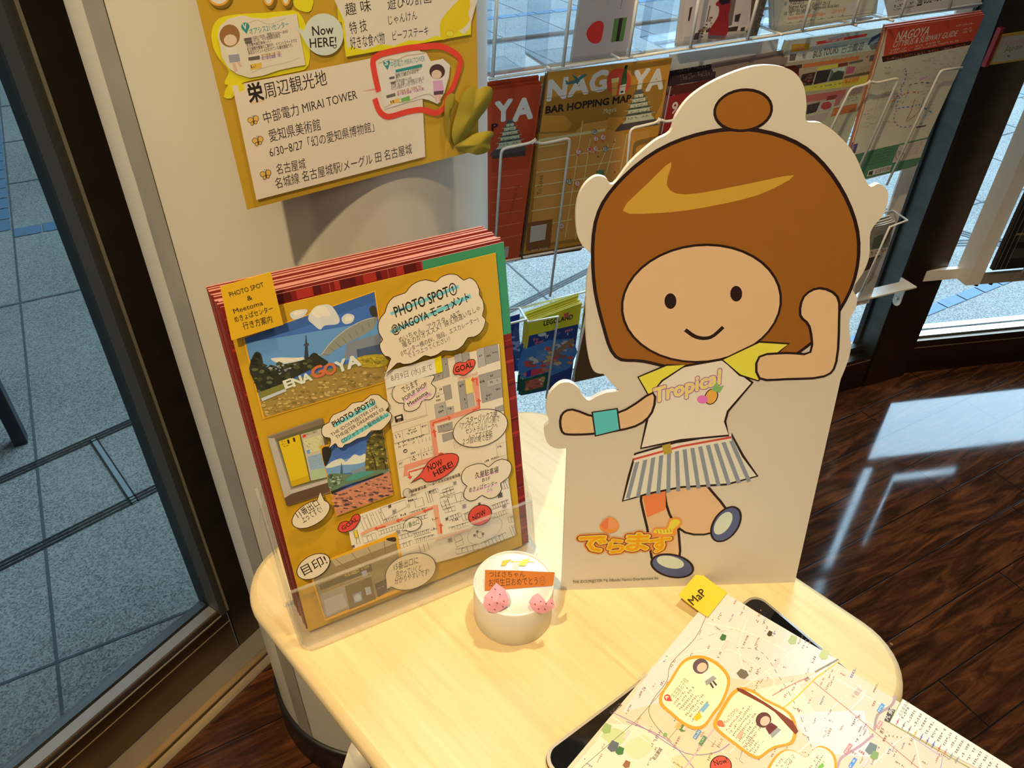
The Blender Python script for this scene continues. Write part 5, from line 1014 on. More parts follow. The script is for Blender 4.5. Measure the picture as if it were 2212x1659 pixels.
# back frame: horizontal rods, flat uprights, flat lower bar with a screwed bracket
for p, q in (((1050, 91), (2110, -38)), ((1050, 161), (2110, 12))): wire(W3(BWp, p, q), .0032, 'back_rod')
for p, q in (((1050, 700), (1760, 575)), ((1050, 420), (1900, 290))): wire(W3(RK(.05), p, q), .0024, 'back_rod')
b = MB(); up_ = RKv(.045)
for a0, a1 in ((up_.px(1866, 600)[0], up_.px(1893, 600)[0]),):
    b.box(up_.W(a0, up_.px(1906, 645)[1], 0), d2 * (a1 - a0), UP * 1.6, n2 * .004, WHITEM)
mk('upright_bar', b, rack)
b = MB(); s0 = -1.22; zb = .352; b.box(A2 + d2 * s0 + n2 * .022 + UP * zb, d2 * (-.012 - s0), n2 * .034, UP * .004, WHITEM); mk('lower_bar', b, rack)
b = MB(); tp_ = Plane(A2 - d2 * .0075, n2, UP); b.prism(Plane(A2 - d2 * .010, -n2, UP), [(-.060 + .045 + x, y) for x, y in [(-.012, zb + .002)] + [(.012 * math.sin(t) if 0 else -.012 * math.cos(t), zb - .062 - .012 * math.sin(t)) for t in (0, .5, 1, 1.57, 2.1, 2.6, 3.14)] + [(.012, zb + .002)]], -.0015, .0015, WHITEM); br_o = mk('mount_bracket', b, rack)
s = MB()
for z in (zb - .022, zb - .052): s.tube([A2 - d2 * .0115 + n2 * .015 + UP * z, A2 - d2 * .0155 + n2 * .015 + UP * z], [.0055, .003], STEEL, 12)
mk('screw', s, br_o)
# second row: paired hooks that hold the leaflets
for pts in ([(1066, 600), (1083, 322), (1150, 308), (1156, 302), (1165, 312), (1232, 298), (1188, 640)], [(1345, 470), (1362, 278), (1422, 264), (1425, 256), (1436, 264), (1500, 250), (1470, 450)], [(1770, 330), (1838, 190), (1874, 182), (1880, 174), (1890, 180), (1942, 168), (1855, 365)], [(1915, 400), (2032, 152), (2078, 146)]): wire(bend(FWp, pts))
wire(W3(RK(.13), (1130, 556), (1270, 531))); wire(W3(RK(.13), (1050, 572), (1125, 558)))
# top row: upright wires in front of the acrylic pockets
for p, q in (((1076, -40), (1064, 166)), ((1239, -60), (1216, 144)), ((1385, -60), (1357, 122)), ((1520, -60), (1491, 104)), ((1652, -60), (1614, 86)), ((1768, -60), (1732, 66)), ((1872, -60), (1841, 52)), ((1978, -60), (1944, 38)), ((2068, -60), (2050, 20))): wire(W3(FWp, p, q), .0026)
for p, q in (((1056, 171), (2120, 8)),): wire(W3(RK(.125), p, q), .0022)
for p in ((1188, 149), (1340, 128), (1690, 75), (1850, 55), (1930, 45)): 
    a_ = FWp.W(*FWp.px(*p)); wire([a_, a_ - n2 * .085], .0022)
# third row: open wire loops
for path in ([(FWp, (1062, 702)), (FWp, (1098, 700)), (FWp, (1137, 690)), (RK(.06), (1122, 666)), (RK(.06), (1060, 672))], [(RK(.06), (1122, 666)), (FWp, (1141, 696)), (FWp, (1205, 683)), (FWp, (1180, 860))], [(RK(.06), (1122, 666)), (RK(.06), (1280, 626))], [(FWp, (1268, 672)), (FWp, (1235, 830))], [(RK(.06), (1875, 468)), (RK(.06), (1930, 454)), (FWp, (1960, 476)), (FWp, (1922, 490)), (FWp, (1860, 630))]):
    wire([pl.W(*pl.px(*p)) for pl, p in path])
def pocket(cs, h):
    """clear acrylic tray: thin side walls and a floor"""
    pf, pb = RK(.128), RK(.05); b = MB(); P = [pf.W(*pf.px(*c)) for c in cs]     # left-bottom, right-bottom
    dn = RV; bk = -n2 * .075
    for p in P: b.box(p, d2 * .0018, dn * h, bk, ACRYL_B)
    b.box(P[0], P[1] - P[0], bk, dn * .0018, ACRYL_B); b.box(P[0] + bk, P[1] - P[0], n2 * .0015, dn * h, ACRYL_B); mk('acrylic_pocket', b, rack)
for cs in (((1056, 163), (1131, 152)), ((1178, 143), (1392, 116)), ((1436, 107), (1640, 76)), ((1674, 68), (1900, 44))): pocket(cs, .19)
# ---- leaflets
def leaflet(name, q, col, label, cat, build=None, n=0, off=.105, th=.003, gap=.0042, white=RW, grp=None, slabel=None, edge=None, jit=.003, dvt=0.0):
    pl = RK(off); a = Art(pl, white); pts = [pl.px(*p) for p in q]; ed = edge or paper((.62, .55, .46))
    a.prism(pl, pts, -th, 0, a.col(col), ed); a.h = 2e-5
    if build: build(a)
    o = mk(name, a, None, label, cat, grp if n else None)
    if n:
        me = mk(name, a, None, slabel, cat, grp)
        for k in range(n):
            c = me if k == 0 else me.copy()
            if k: C.objects.link(c)
            r = random.Random(len(label) * 7 + k); c.location = me.location * 1 if k else me.location
        base = V(me.location)
        for k, c in enumerate([x for x in C.objects if x.type == 'MESH' and x.data == me.data]):
            r = random.Random(len(label) * 7 + k); c.location = base - n2 * gap * (k + 1) + RV * (r.uniform(-jit, jit) + dvt * (k + 1)) + d2 * r.uniform(-jit, jit)
    return o
CR_ = (2.765, 1040, 0)
WT = (186, 160, 124)
def castle(a, x, y, s, dk=(64, 60, 48), lt=(150, 136, 98)):
    p = lambda u, v: (x + u * s, y + v * s - .16 * u * s)
    a.poly([p(-.55, -.02), p(.5, -.02), p(.62, .2), p(-.75, .2)], (64, 52, 42))
    a.poly([p(-.40, -.10), p(.42, -.10), p(.48, .0), p(-.50, .0)], lt)
    for k, (w_, v) in enumerate(((.46, -.16), (.39, -.34), (.31, -.51), (.24, -.66), (.16, -.80))):
        a.poly([p(-w_ * .82, v - .06), p(w_ * .82, v - .06), p(w_ * .86, v + .06), p(-w_ * .86, v + .06)], lt); a.micro(p(-w_ * .72, v + .05), p(w_ * .72, v + .05), s * .05, dk, k, .8)
        a.poly([p(-w_ * 1.12, v - .055), p(-w_ * .96, v - .07), p(-w_ * .52, v - .15), p(w_ * .52, v - .15), p(w_ * .96, v - .07), p(w_ * 1.12, v - .055), p(w_ * .7, v - .035), p(-w_ * .7, v - .035)], dk)
        if k < 4: a.poly([p(-w_ * .22, v - .04), p(0, v - .15), p(w_ * .22, v - .04)], (46, 44, 36)); a.line([p(-w_ * 1.08, v - .05), p(-w_ * .7, v - .04), p(w_ * .7, v - .04), p(w_ * 1.08, v - .05)], s * .014, lt)
    a.line([p(-.10, -.96), p(.10, -.96)], s * .03, dk)
def barmap(a, yy=0):
    a.at(*CR_); B2 = (92, 54, 16); TANR = (156, 100, 40); LT = (176, 138, 84)
    a.poly([(395, 590), (1100, 480), (1075, 620), (1035, 700), (1000, 720), (860, 735), (840, 700), (760, 700), (740, 740), (760, 770), (820, 800), (1010, 800), (990, 870), (930, 1400), (300, 1480), (258, 1470), (340, 790), (520, 780), (540, 740), (500, 690), (370, 690)], (122, 78, 24)); a.poly([(345, 800), (560, 790), (610, 740), (760, 715), (750, 770), (860, 800), (1010, 775), (1000, 860), (960, 1060), (580, 1420), (290, 1470)], TANR)
    for p, q in (((605, 720), (500, 1420)), ((650, 830), (560, 1430)), ((760, 860), (680, 1050)), ((800, 830), (740, 1050)), ((870, 800), (830, 1020)), ((340, 880), (500, 855)), ((340, 960), (830, 880)), ((330, 1030), (830, 960)), ((320, 1110), (720, 1050)), ((310, 1180), (640, 1130)), ((300, 1260), (560, 1220)), ((380, 1340), (540, 1310))): a.line([p, q], 5, LT)
    a.line([(340, 840), (740, 775)], 16, LT); a.poly([(685, 1020), (735, 1012), (730, 1048), (680, 1055)], (70, 92, 50))
    for t, p0, p1, h_ in (('N', (395, 600), (508, 580), 110), ('A', (520, 575), (632, 556), 100), ('G', (648, 552), (745, 535), 108), ('Y', (905, 550), (990, 535), 112), ('A', (985, 540), (1078, 526), 105)): a.text(t, p0, p1, h_, WT, .045, .08)
    a.poly(ell(820, 488, 72, 82, 10, 30), (182, 52, 30)); a.poly([(778, 475), (818, 468), (806, 568), (780, 572)], (172, 110, 36)); a.poly([(776, 470), (822, 462), (818, 490), (778, 495)], (190, 150, 80)); a.poly([(822, 560), (836, 470), (848, 430), (856, 394), (872, 392), (868, 432), (870, 470), (856, 560)], (46, 66, 26)); a.poly([(828, 510), (864, 500), (856, 560), (820, 566)], (176, 160, 110)); a.micro((832, 556), (852, 550), 30, PKD, 2, 1); a.poly([(856, 410), (860, 390), (874, 388), (870, 408)], (26, 22, 14))
    a.poly([(505, 495), (560, 475), (600, 448), (630, 440), (622, 455), (590, 478), (560, 498), (512, 505)], (48, 76, 66), None, 0, 2); a.poly([(535, 442), (560, 452), (588, 478), (570, 486)], (48, 76, 66)); a.poly([(560, 488), (590, 482), (572, 505)], (48, 76, 66)); a.poly([(500, 478), (512, 482), (522, 502), (510, 506)], (48, 76, 66))
    a.text('BAR HOPPING MAP', (384, 678), (890, 606), 40, (30, 20, 12), .035); a.text('Meguru', (730, 680), (805, 665), 30, (170, 140, 90)); castle(a, 940, 725, 195)
    RD = (176, 60, 40)
    for t, x, y, c in (('2', 684, 828, RD), ('4', 726, 820, RD), ('7', 578, 905, RD), ('1', 646, 892, RD), ('3', 682, 888, RD), ('5', 572, 1095, RD), ('6', 478, 1350, RD), ('Ⅱ', 676, 788, (60, 50, 40)), ('Ⅱ', 740, 890, (60, 50, 40)), ('Ⅱ', 524, 1085, (60, 50, 40))):
        if c == RD: a.poly([(x - 7, y + 14), (x + 7, y + 12), (x - 3, y + 34)], RD)
        a.poly(ell(x, y, 15, 16, 0, 16), (186, 156, 120), c, 3); a.text(t, (x - 6, y + 9), (x + 7, y + 7), 18, c, .02)
    for x, y in ((792, 848), (697, 934), (797, 1028)): a.poly(ell(x, y, 5, 6, 0, 8), (130, 50, 30))
    a.text('To Sakae', (358, 1160), (368, 1045), 26, (84, 56, 24)); a.poly([(275, 1330), (425, 1308), (410, 1480), (265, 1500)], (96, 54, 22)); a.poly([(295, 1352), (390, 1336), (380, 1430), (288, 1448)], (150, 126, 98)); a.micro((300, 1500), (398, 1484), 9, (160, 130, 90), 5, 1); a.poly([(240, 1520), (600, 1460), (600, 1490), (240, 1545)], (80, 44, 22))
    a.line([(375, 590), (1105, 478)], 2.5, (100, 70, 30))
PKD = (38, 28, 18)
leaflet('bar_map_leaflet', [(1184, 156), (1452, 124), (1385, 498), (1129, 556)], (150, 94, 28), 'ochre bar hopping map leaflet in the rack between the red leaflet and the standee', 'leaflet', barmap, 4, off=.112, slabel='ochre bar map copies stacked behind the front ochre map', grp='ochre bar maps in the rack', edge=paper((.18, .08, .02)), dvt=-.002)
def redmap(a):
    a.at(*CR_); a.poly([(60, 540), (355, 500), (350, 560), (280, 1000), (60, 1030)], (136, 44, 18)); a.poly([(62, 950), (265, 930), (262, 900), (60, 920)], (60, 40, 30)); a.text('Y', (92, 728), (185, 708), 112, (176, 146, 118), .045, .08); a.text('A', (190, 722), (300, 702), 116, (176, 146, 118), .045, .08); a.text('P', (62, 782), (98, 776), 40, (24, 16, 10), .03); castle(a, 170, 880, 170)
    for k in range(6): a.line([(60, 1060 + 75 * k), (245, 1040 + 72 * k)], 3.5, (160, 84, 50))
    a.text('To Shin-Sakae', (205, 1105), (165, 1280), 22, (96, 36, 20)); a.poly([(140, 1475), (165, 1470), (158, 1535), (130, 1540)], (150, 120, 96)); a.line([(205, 1560), (245, 1250)], 8, (150, 50, 22))
leaflet('bar_map_leaflet', [(1004, 204), (1170, 184), (1120, 561), (960, 590)], (146, 50, 22), 'brick red map leaflet with a castle in the rack beside the cream column', 'leaflet', redmap, 4, off=.112, slabel='red map copies stacked behind the front red map leaflet', grp='red maps in the rack', edge=paper((.52, .26, .14)), dvt=.0016)
def nine(a):
    a.at(*CR_); a.poly([(1130, 515), (1900, 400), (1890, 470), (1100, 570)], (64, 24, 16)); a.poly([(1120, 575), (1900, 440), (1700, 900), (1060, 900)], (112, 24, 22)); a.text('9', (1132, 680), (1165, 675), 62, (176, 138, 116), .02); a.line([(1130, 515), (1075, 800)], 8, (130, 110, 96)); a.poly([(1400, 420), (1830, 340), (1826, 380), (1400, 470)], (110, 84, 66)); a.poly([(1140, 470), (1400, 425), (1396, 470), (1130, 512)], (40, 26, 24)); a.micro((1180, 480), (1380, 445), 16, (80, 60, 50), 8, .9)
leaflet('travel_magazine', [(1461, 188), (1697, 128), (1640, 350), (1415, 372)], (84, 26, 24), 'dark red travel magazine with a pale number nine behind the top of the standee', 'magazine', nine, 3, off=.112, th=.005, gap=.0055, slabel='dark red magazine copies stacked behind the front dark red magazine', grp='dark red magazines', edge=paper((.60, .54, .44)), dvt=.0015)
leaflet('blank_sheet', [(1448, 118), (1682, 84), (1650, 300), (1415, 330)], (188, 160, 128), 'tall blank cream sheet standing behind the dark red magazine in the rack', 'paper', off=.084)
def bustour(a):
    a.at(7.3733, 1660, 60); a.poly([(350, 210), (1910, -10), (1800, 360), (280, 560)], (160, 152, 122)); a.poly([(620, 480), (1150, 120), (1600, 60), (1880, 40), (1780, 350), (900, 460)], (142, 148, 138), None, 0, 2)
    a.poly([(375, 265), (665, 240), (645, 350), (360, 390)], (182, 116, 30)); a.micro((420, 330), (640, 300), 28, (200, 90, 50), 3, 1); a.micro((450, 350), (560, 335), 24, (200, 60, 40), 4, 1); a.poly([(345, 425), (450, 410), (420, 520), (330, 530)], (84, 70, 56)); a.poly([(455, 410), (610, 390), (590, 490), (430, 515)], (172, 158, 132)); a.blobs([(460, 420), (600, 400), (580, 480), (440, 505)], 14, 8, [(110, 100, 90)], 4)
    a.poly([(750, 225), (1580, 90), (1555, 135), (745, 275), (780, 250)], (160, 46, 34)); a.text('With English Guide', (905, 235), (1200, 190), 34, (196, 160, 130), .01); a.poly([(940, 170), (1200, 105), (1220, 130), (960, 190)], (118, 116, 128)); a.text('ようこそ', (1130, 275), (1390, 225), 48, (172, 172, 166), .01); a.text('BUS TOURS', (705, 480), (1105, 400), 90, (86, 64, 44), .02); a.text('巴士旅遊', (1160, 400), (1500, 340), 84, (84, 70, 60), .01); a.poly([(880, 320), (1200, 280), (1190, 300), (880, 340)], (110, 110, 140))
    a.poly([(1570, 270), (1650, 150), (1840, 50), (1870, 90), (1810, 240), (1640, 270)], (48, 54, 72)); a.poly([(1600, 260), (1700, 180), (1800, 120), (1790, 200), (1660, 262)], (110, 118, 128)); a.poly([(1600, 280), (1830, 240), (1800, 330), (1640, 350)], (90, 86, 74))
    Y = (168, 146, 48); O = (160, 84, 40); D = (60, 44, 34)
    a.poly([(280, 560), (1770, 340), (1690, 640), (1500, 1040), (600, 1300), (200, 900)], (140, 118, 88)); a.poly([(560, 580), (1450, 440), (1440, 510), (545, 645)], O); a.poly([(420, 600), (540, 580), (530, 640), (410, 660)], D); a.poly([(320, 620), (410, 606), (400, 665), (310, 680)], (150, 80, 50)); a.poly([(780, 625), (1110, 570), (1100, 630), (770, 685)], Y); a.poly([(1115, 570), (1270, 545), (1260, 600), (1105, 630)], (96, 40, 28)); a.poly([(1285, 545), (1510, 500), (1500, 540), (1280, 585)], (84, 72, 56)); a.poly([(1620, 440), (1730, 420), (1700, 520), (1600, 540)], (80, 64, 50)); a.poly([(1540, 480), (1600, 420), (1590, 480)], (130, 70, 50)); a.micro((700, 560), (1400, 460), 22, (190, 140, 100), 12, .5)
    for q, c in (([(540, 740), (755, 700), (690, 910), (470, 930)], (56, 34, 26)), ([(775, 690), (1000, 660), (930, 860), (715, 905)], (46, 36, 30)), ([(1010, 655), (1230, 620), (1180, 820), (950, 855)], (70, 76, 66)), ([(1250, 625), (1390, 610), (1350, 720), (1220, 745)], (138, 70, 70)), ([(1210, 770), (1620, 690), (1600, 740), (1200, 810)], (84, 66, 44))): a.poly(q, c)
    a.blobs([(560, 750), (740, 715), (690, 890), (500, 900)], 34, 14, [(120, 50, 40), (90, 60, 44), (36, 24, 18)], 5); a.poly([(960, 850), (1040, 720), (1110, 680), (1200, 720), (1180, 820)], (48, 52, 34)); a.poly([(1010, 655), (1230, 620), (1215, 690), (1110, 680), (1040, 715)], (150, 152, 140))
    a.poly([(560, 940), (1180, 830), (1620, 745), (1590, 880), (1160, 950), (580, 1020)], Y); a.poly([(1190, 820), (1440, 790), (1420, 880), (1160, 945)], (178, 124, 40)); a.text('￥3,000', (1200, 885), (1430, 845), 60, (176, 80, 30), .02)
    for k in range(3): a.micro((680 + 220 * k, 970 - 36 * k), (860 + 220 * k, 940 - 32 * k), 22, D, k + 40, .8)
    a.poly([(600, 1080), (1240, 980), (1200, 1090), (600, 1190)], (148, 74, 62)); a.poly([(940, 1090), (1100, 1065), (1070, 1130), (915, 1160)], (110, 40, 34)); a.poly([(620, 1230), (825, 1180), (760, 1340), (600, 1380)], (50, 40, 36)); a.poly([(840, 1180), (1070, 1140), (990, 1300), (780, 1340)], (150, 130, 110)); a.poly(ell(920, 1240, 90, 60, -20, 16), (140, 50, 44)); a.poly([(1090, 1080), (1200, 1065), (1120, 1230), (1040, 1250)], (140, 80, 70)); a.poly([(1040, 1280), (1420, 1200), (1380, 1330), (990, 1420)], (150, 82, 44)); a.text('￥7', (1010, 1390), (1110, 1365), 60, (180, 100, 40), .02); a.poly([(600, 1410), (960, 1340), (900, 1480), (600, 1520)], (144, 120, 100)); a.poly([(1300, 960), (1520, 930), (1460, 1040), (1260, 1080)], (120, 96, 80))
    for k in range(10): a.micro((640 + 12 * (k % 3), 1060 + 34 * k), (1000 + 40 * (k % 4), 1000 + 34 * k), 16, (100, 80, 62), 60 + k, .5)
    for k in range(3): a.micro((1400 - 20 * k, 660 + 36 * k), (1640 - 20 * k, 620 + 36 * k), 24, (110, 96, 74), 80 + k, .8); a.micro((1250, 1110 + 40 * k), (1440, 1075 + 40 * k), 24, (110, 90, 70), 90 + k, .8)
leaflet('bus_tour_leaflet', [(1706, 87), (1921, 58), (1800, 390), (1590, 425)], (150, 136, 104), 'colourful bus tours leaflet in the rack left of the subway guide', 'leaflet', bustour, 2, off=.098, slabel='bus tours copies stacked behind the front bus tours leaflet', grp='bus tours leaflets', edge=paper((.42, .46, .34)))
def subway(a):
    a.at(5.0273, 1690, 70); R_ = (156, 52, 30)
    a.poly([(1140, -40), (2198, -196), (2070, 90), (1095, 270)], R_); a.poly([(1080, 262), (2060, 90), (2040, 135), (1090, 325)], (52, 20, 12)); W_ = (196, 150, 118)
    a.text('NAGOYA', (1225, 92), (1580, 28), 78, W_, .01, .15); a.text('CITYBUS & SUBWAY GUIDE', (1195, 165), (1890, 40), 52, W_, .006, .15)
    for k, (p0, p1) in enumerate((((1180, 205), (1420, 165)), ((1165, 235), (1380, 200)), ((1450, 160), (1720, 105)), ((1440, 190), (1920, 95)), ((1890, -60), (2080, -95)), ((1950, -20), (2060, -40)), ((1960, 10), (2060, -12)))): a.micro(p0, p1, 18, (190, 130, 100), k + 3, .9)
    for k in range(6): a.micro((1140 + 150 * k, 300 - 27 * k), (1250 + 150 * k, 280 - 27 * k), 24, (120, 50, 30), k, 1)
    R2 = random.Random(5)
    for k in range(150):
        t, u = R2.random(), R2.random(); y = 300 + 800 * t; x0 = 1090 - 330 * t; x1 = 2010 - 400 * t; x = x0 + (x1 - x0) * (.06 + .86 * u); yy = y - .19 * (x - x0); a.micro((x, yy), (x + R2.uniform(25, 80), yy - 8), R2.choice((9, 12, 15)), R2.choice([(132, 112, 84), (120, 108, 80), (140, 120, 100)]), k, .8)
    for pts, c, w_, ds in (([(1330, 390), (1345, 450), (1320, 540), (1285, 610), (1290, 660), (1255, 740), (1230, 825), (1300, 815), (1400, 805), (1480, 785), (1540, 820), (1640, 880)], (46, 84, 120), 11, 1), ([(1200, 700), (1290, 685), (1350, 660), (1470, 645), (1470, 670)], (140, 46, 34), 8, 1), ([(1380, 570), (1500, 545), (1610, 550)], (84, 50, 60), 8, 1), ([(1440, 720), (1400, 840), (1340, 970)], (130, 60, 44), 7, 0), ([(1540, 700), (1480, 860), (1350, 970)], (120, 66, 50), 6, 0), ([(1240, 850), (1210, 920), (1240, 1000), (1320, 1030), (1430, 1005), (1530, 985)], (110, 80, 100), 9, 1), ([(1130, 640), (1030, 760), (980, 980)], (176, 128, 80), 6, 0), ([(1380, 575), (1350, 680), (1290, 800)], (110, 70, 90), 6, 1), ([(850, 1030), (940, 1010)], (180, 140, 90), 8, 0)): a.line(pts, w_, c, False, 4, ds)
    a.line([(1450, 1030), (1560, 1012)], 11, (52, 38, 30)); a.text('Oasis', (1520, 915), (1600, 900), 16, (96, 130, 140)); a.poly([(1485, 500), (1580, 470), (1580, 490), (1490, 520)], (180, 120, 110)); a.poly([(1180, 740), (1225, 730), (1220, 750), (1175, 760)], (170, 110, 60))
    G_ = (66, 92, 60); a.poly([(765, 1330), (1590, 1135), (1570, 1160), (1500, 1370), (1450, 1450), (900, 1590)], G_); a.poly([(1270, 1225), (1575, 1155), (1500, 1355), (1190, 1415)], (158, 134, 108)); a.line(ell(1275, 1340, 44, 52, 20, 24), 6, (96, 80, 60), True); a.text('M', (1255, 1345), (1300, 1335), 34, (96, 80, 60), .01); a.poly([(935, 1500), (1190, 1438), (1165, 1505), (915, 1565)], (168, 146, 118)); a.text('名古屋市交通局', (1000, 1532), (1165, 1492), 30, (60, 50, 40), .01); a.poly([(945, 1510), (985, 1500), (975, 1545), (930, 1550)], (50, 44, 36)); a.poly([(775, 1215), (820, 1205), (790, 1310), (745, 1320)], (64, 54, 84)); a.micro((765, 1290), (790, 1230), 10, (150, 130, 150), 2, 1)
    for k in range(6): a.micro((960 - 12 * k, 1290 + 32 * k), (1225 - 16 * k, 1232 + 32 * k), 12, (40, 60, 40), k + 50, .9); a.micro((1400 - 10 * k, 1225 + 24 * k), (1540 - 14 * k, 1190 + 24 * k), 12, (120, 100, 80), k + 70, .8)
leaflet('subway_guide', [(1917, 62), (2127, 31), (1975, 360), (1871, 388), (1836, 338)], (176, 150, 112), 'citybus and subway guide leaflet with red top and route map beside the dark post', 'leaflet', subway, 4, off=.112, th=.002, gap=.003, slabel='subway guide copies stacked behind the front subway guide', grp='subway guides', edge=paper((.50, .16, .08)), dvt=.001)
def egg(a):
    a.at(6.506, 1060, 0); a.poly([(1345, 490), (1360, 420), (1420, 340), (1500, 295), (1560, 300), (1588, 350), (1580, 440), (1550, 570), (1500, 608), (1440, 610), (1380, 570)], (168, 36, 26), None, 0, 4); a.poly([(1740, 262), (1918, 242), (1860, 575), (1688, 592)], (74, 92, 40)); a.poly([(1808, 255), (1860, 250), (1800, 580), (1755, 585)], (40, 26, 16)); a.text('CO', (1530, -20), (1545, 100), 42, (206, 110, 70)); a.text('WA', (1625, -30), (1640, 90), 42, (120, 108, 100)); a.line([(1850, -40), (1828, 100)], 7, (70, 60, 54)); a.poly(ell(1824, 120, 8, 8, 0, 8), (70, 60, 54))
leaflet('white_booklet', [(1262, -60), (1362, -80), (1385, -40), (1352, 121), (1234, 136)], (146, 122, 104), 'white booklet with a red egg shape and green stripe in an acrylic pocket', 'booklet', egg, off=.108, th=.006)
def dress(a):
    a.at(5.53, 1400, 0); a.poly([(440, -60), (1430, -60), (1300, 425), (410, 545)], (156, 132, 112)); a.poly([(410, 545), (1300, 425), (1330, 330), (430, 440)], (132, 112, 96)); a.poly([(1240, -60), (1430, -60), (1300, 425), (1200, 440)], (74, 54, 34)); a.poly([(990, -60), (1060, -60), (1000, 300), (940, 320)], (84, 66, 54)); a.poly([(1060, -60), (1240, -60), (1180, 300), (1020, 300)], (150, 126, 108))
    for q in ([(500, 90), (530, 80), (495, 250), (475, 250)], [(735, 70), (748, 60), (705, 265), (695, 260)], [(560, 400), (620, 380), (600, 470), (540, 480)], [(1040, 180), (1110, 160), (1080, 260), (1030, 260)], [(1110, 330), (1160, 320), (1150, 370), (1100, 375)], [(960, 330), (1080, 310), (1060, 370), (950, 380)]): a.poly(q, (46, 32, 24))
    a.blobs([(560, 420), (700, 260), (760, 200), (760, 300), (620, 470)], 22, 26, [(96, 70, 44), (70, 50, 32), (120, 92, 60)], 3); a.blobs([(1180, 420), (1280, 60), (1400, 40), (1300, 420)], 26, 50, [(70, 54, 32), (104, 70, 60), (46, 34, 22)], 6); a.poly([(690, 370), (740, 320), (740, 380), (690, 390)], (46, 36, 30))
    a.poly([(808, 40), (845, 0), (860, -60), (980, -60), (985, 60), (962, 180), (960, 290), (930, 430), (715, 412), (790, 270), (840, 180), (845, 80), (815, 70)], (110, 24, 24), None, 0, 2); a.poly([(845, -60), (985, -60), (975, 35), (880, 60), (850, 30)], (24, 16, 18)); a.poly([(712, 415), (930, 430), (900, 468), (715, 460)], (66, 50, 48)); a.poly([(770, 468), (810, 462), (815, 495), (770, 500)], (186, 150, 130)); a.line([(915, 130), (930, 190), (925, 260)], 8, (84, 16, 18))
leaflet('photo_booklet', [(1482, -60), (1668, -80), (1657, 0), (1635, 77), (1461, 101)], (150, 126, 106), 'booklet with a photo of a figure in a long red dress in an acrylic pocket', 'booklet', dress, off=.108, th=.006)
def travel(a):
    a.at(4.608, 1650, 0); a.poly([(90, -90), (1160, -170), (1120, 135), (160, 320), (130, 290)], (158, 138, 106)); T = (46, 36, 30)
    for t, p0, p1, h_ in (('〒460-0015', (255, 55), (395, 38), 30), ('Nagoya Koncate Ekan1F 20-15', (245, 90), (655, 45), 30), ('Naka-ku Tsubaki, Nagoya-shi Aichi-ken', (245, 122), (740, 70), 30), ('TEL：052-990-000', (240, 158), (460, 130), 30)): a.text(t, p0, p1, h_, T, .012)
    a.text('Business hours 9:00am-7:00pm', (235, 200), (610, 150), 28, (170, 70, 40), .012); a.text('Click here ▶', (670, 135), (805, 115), 34, (176, 90, 60), .012); a.line([(190, 240), (815, 160), (1090, 125), (1110, 40)], 3, T)
    for k in range(12): a.poly([(200 + 52 * k, 226 - 7 * k), (222 + 52 * k, 223 - 7 * k), (216 + 52 * k, 205 - 7 * k + 36), (196 + 52 * k, 208 - 7 * k + 36)], (110, 104, 84) if k % 2 else (150, 136, 104))
    for k in range(4): a.poly([(205, 20 + 50 * k), (235, 16 + 50 * k), (230, 50 + 50 * k), (198, 54 + 50 * k)], (112, 108, 90) if k % 2 == 0 else (160, 142, 112))
    a.poly([(955, 100), (1080, 80), (1075, 100), (950, 120)], (150, 130, 100)); a.poly([(970, 180), (1090, 165), (1080, 200), (965, 215)], (158, 134, 112)); a.poly([(250, -60), (800, -140), (800, -20), (250, 20)], (70, 56, 46)); a.poly([(840, 20), (950, 0), (930, 120), (815, 140)], (160, 146, 118))
leaflet('travel_card', [(1672, -60), (1905, -90), (1893, 30), (1684, 69), (1674, 60)], (160, 140, 108), 'cream agency card with a checked border in the acrylic pocket above the bus tours leaflet', 'leaflet', travel, 2, off=.104, slabel='cream agency cards stacked behind the checked border card', grp='cream agency cards')
def phone(a):
    a.at(4.608, 1650, 0); a.poly([(1180, -60), (2180, -200), (2165, 10), (1240, 195)], (176, 150, 126)); a.text('☎052-950-0000', (1515, 50), (1900, -20), 54, (40, 32, 28), .015)
    for k, (p0, p1, h_) in enumerate((((1300, 75), (1510, 35), 24), ((1295, 105), (1505, 70), 16), ((1310, 15), (1480, -15), 18))): a.micro(p0, p1, h_, (60, 48, 40), k, .95)
leaflet('phone_card', [(1928, -30), (2125, -60), (2120, 4), (1919, 42)], (172, 146, 122), 'white card with a telephone number at the right end of the upper rack row', 'leaflet', phone, off=.108)
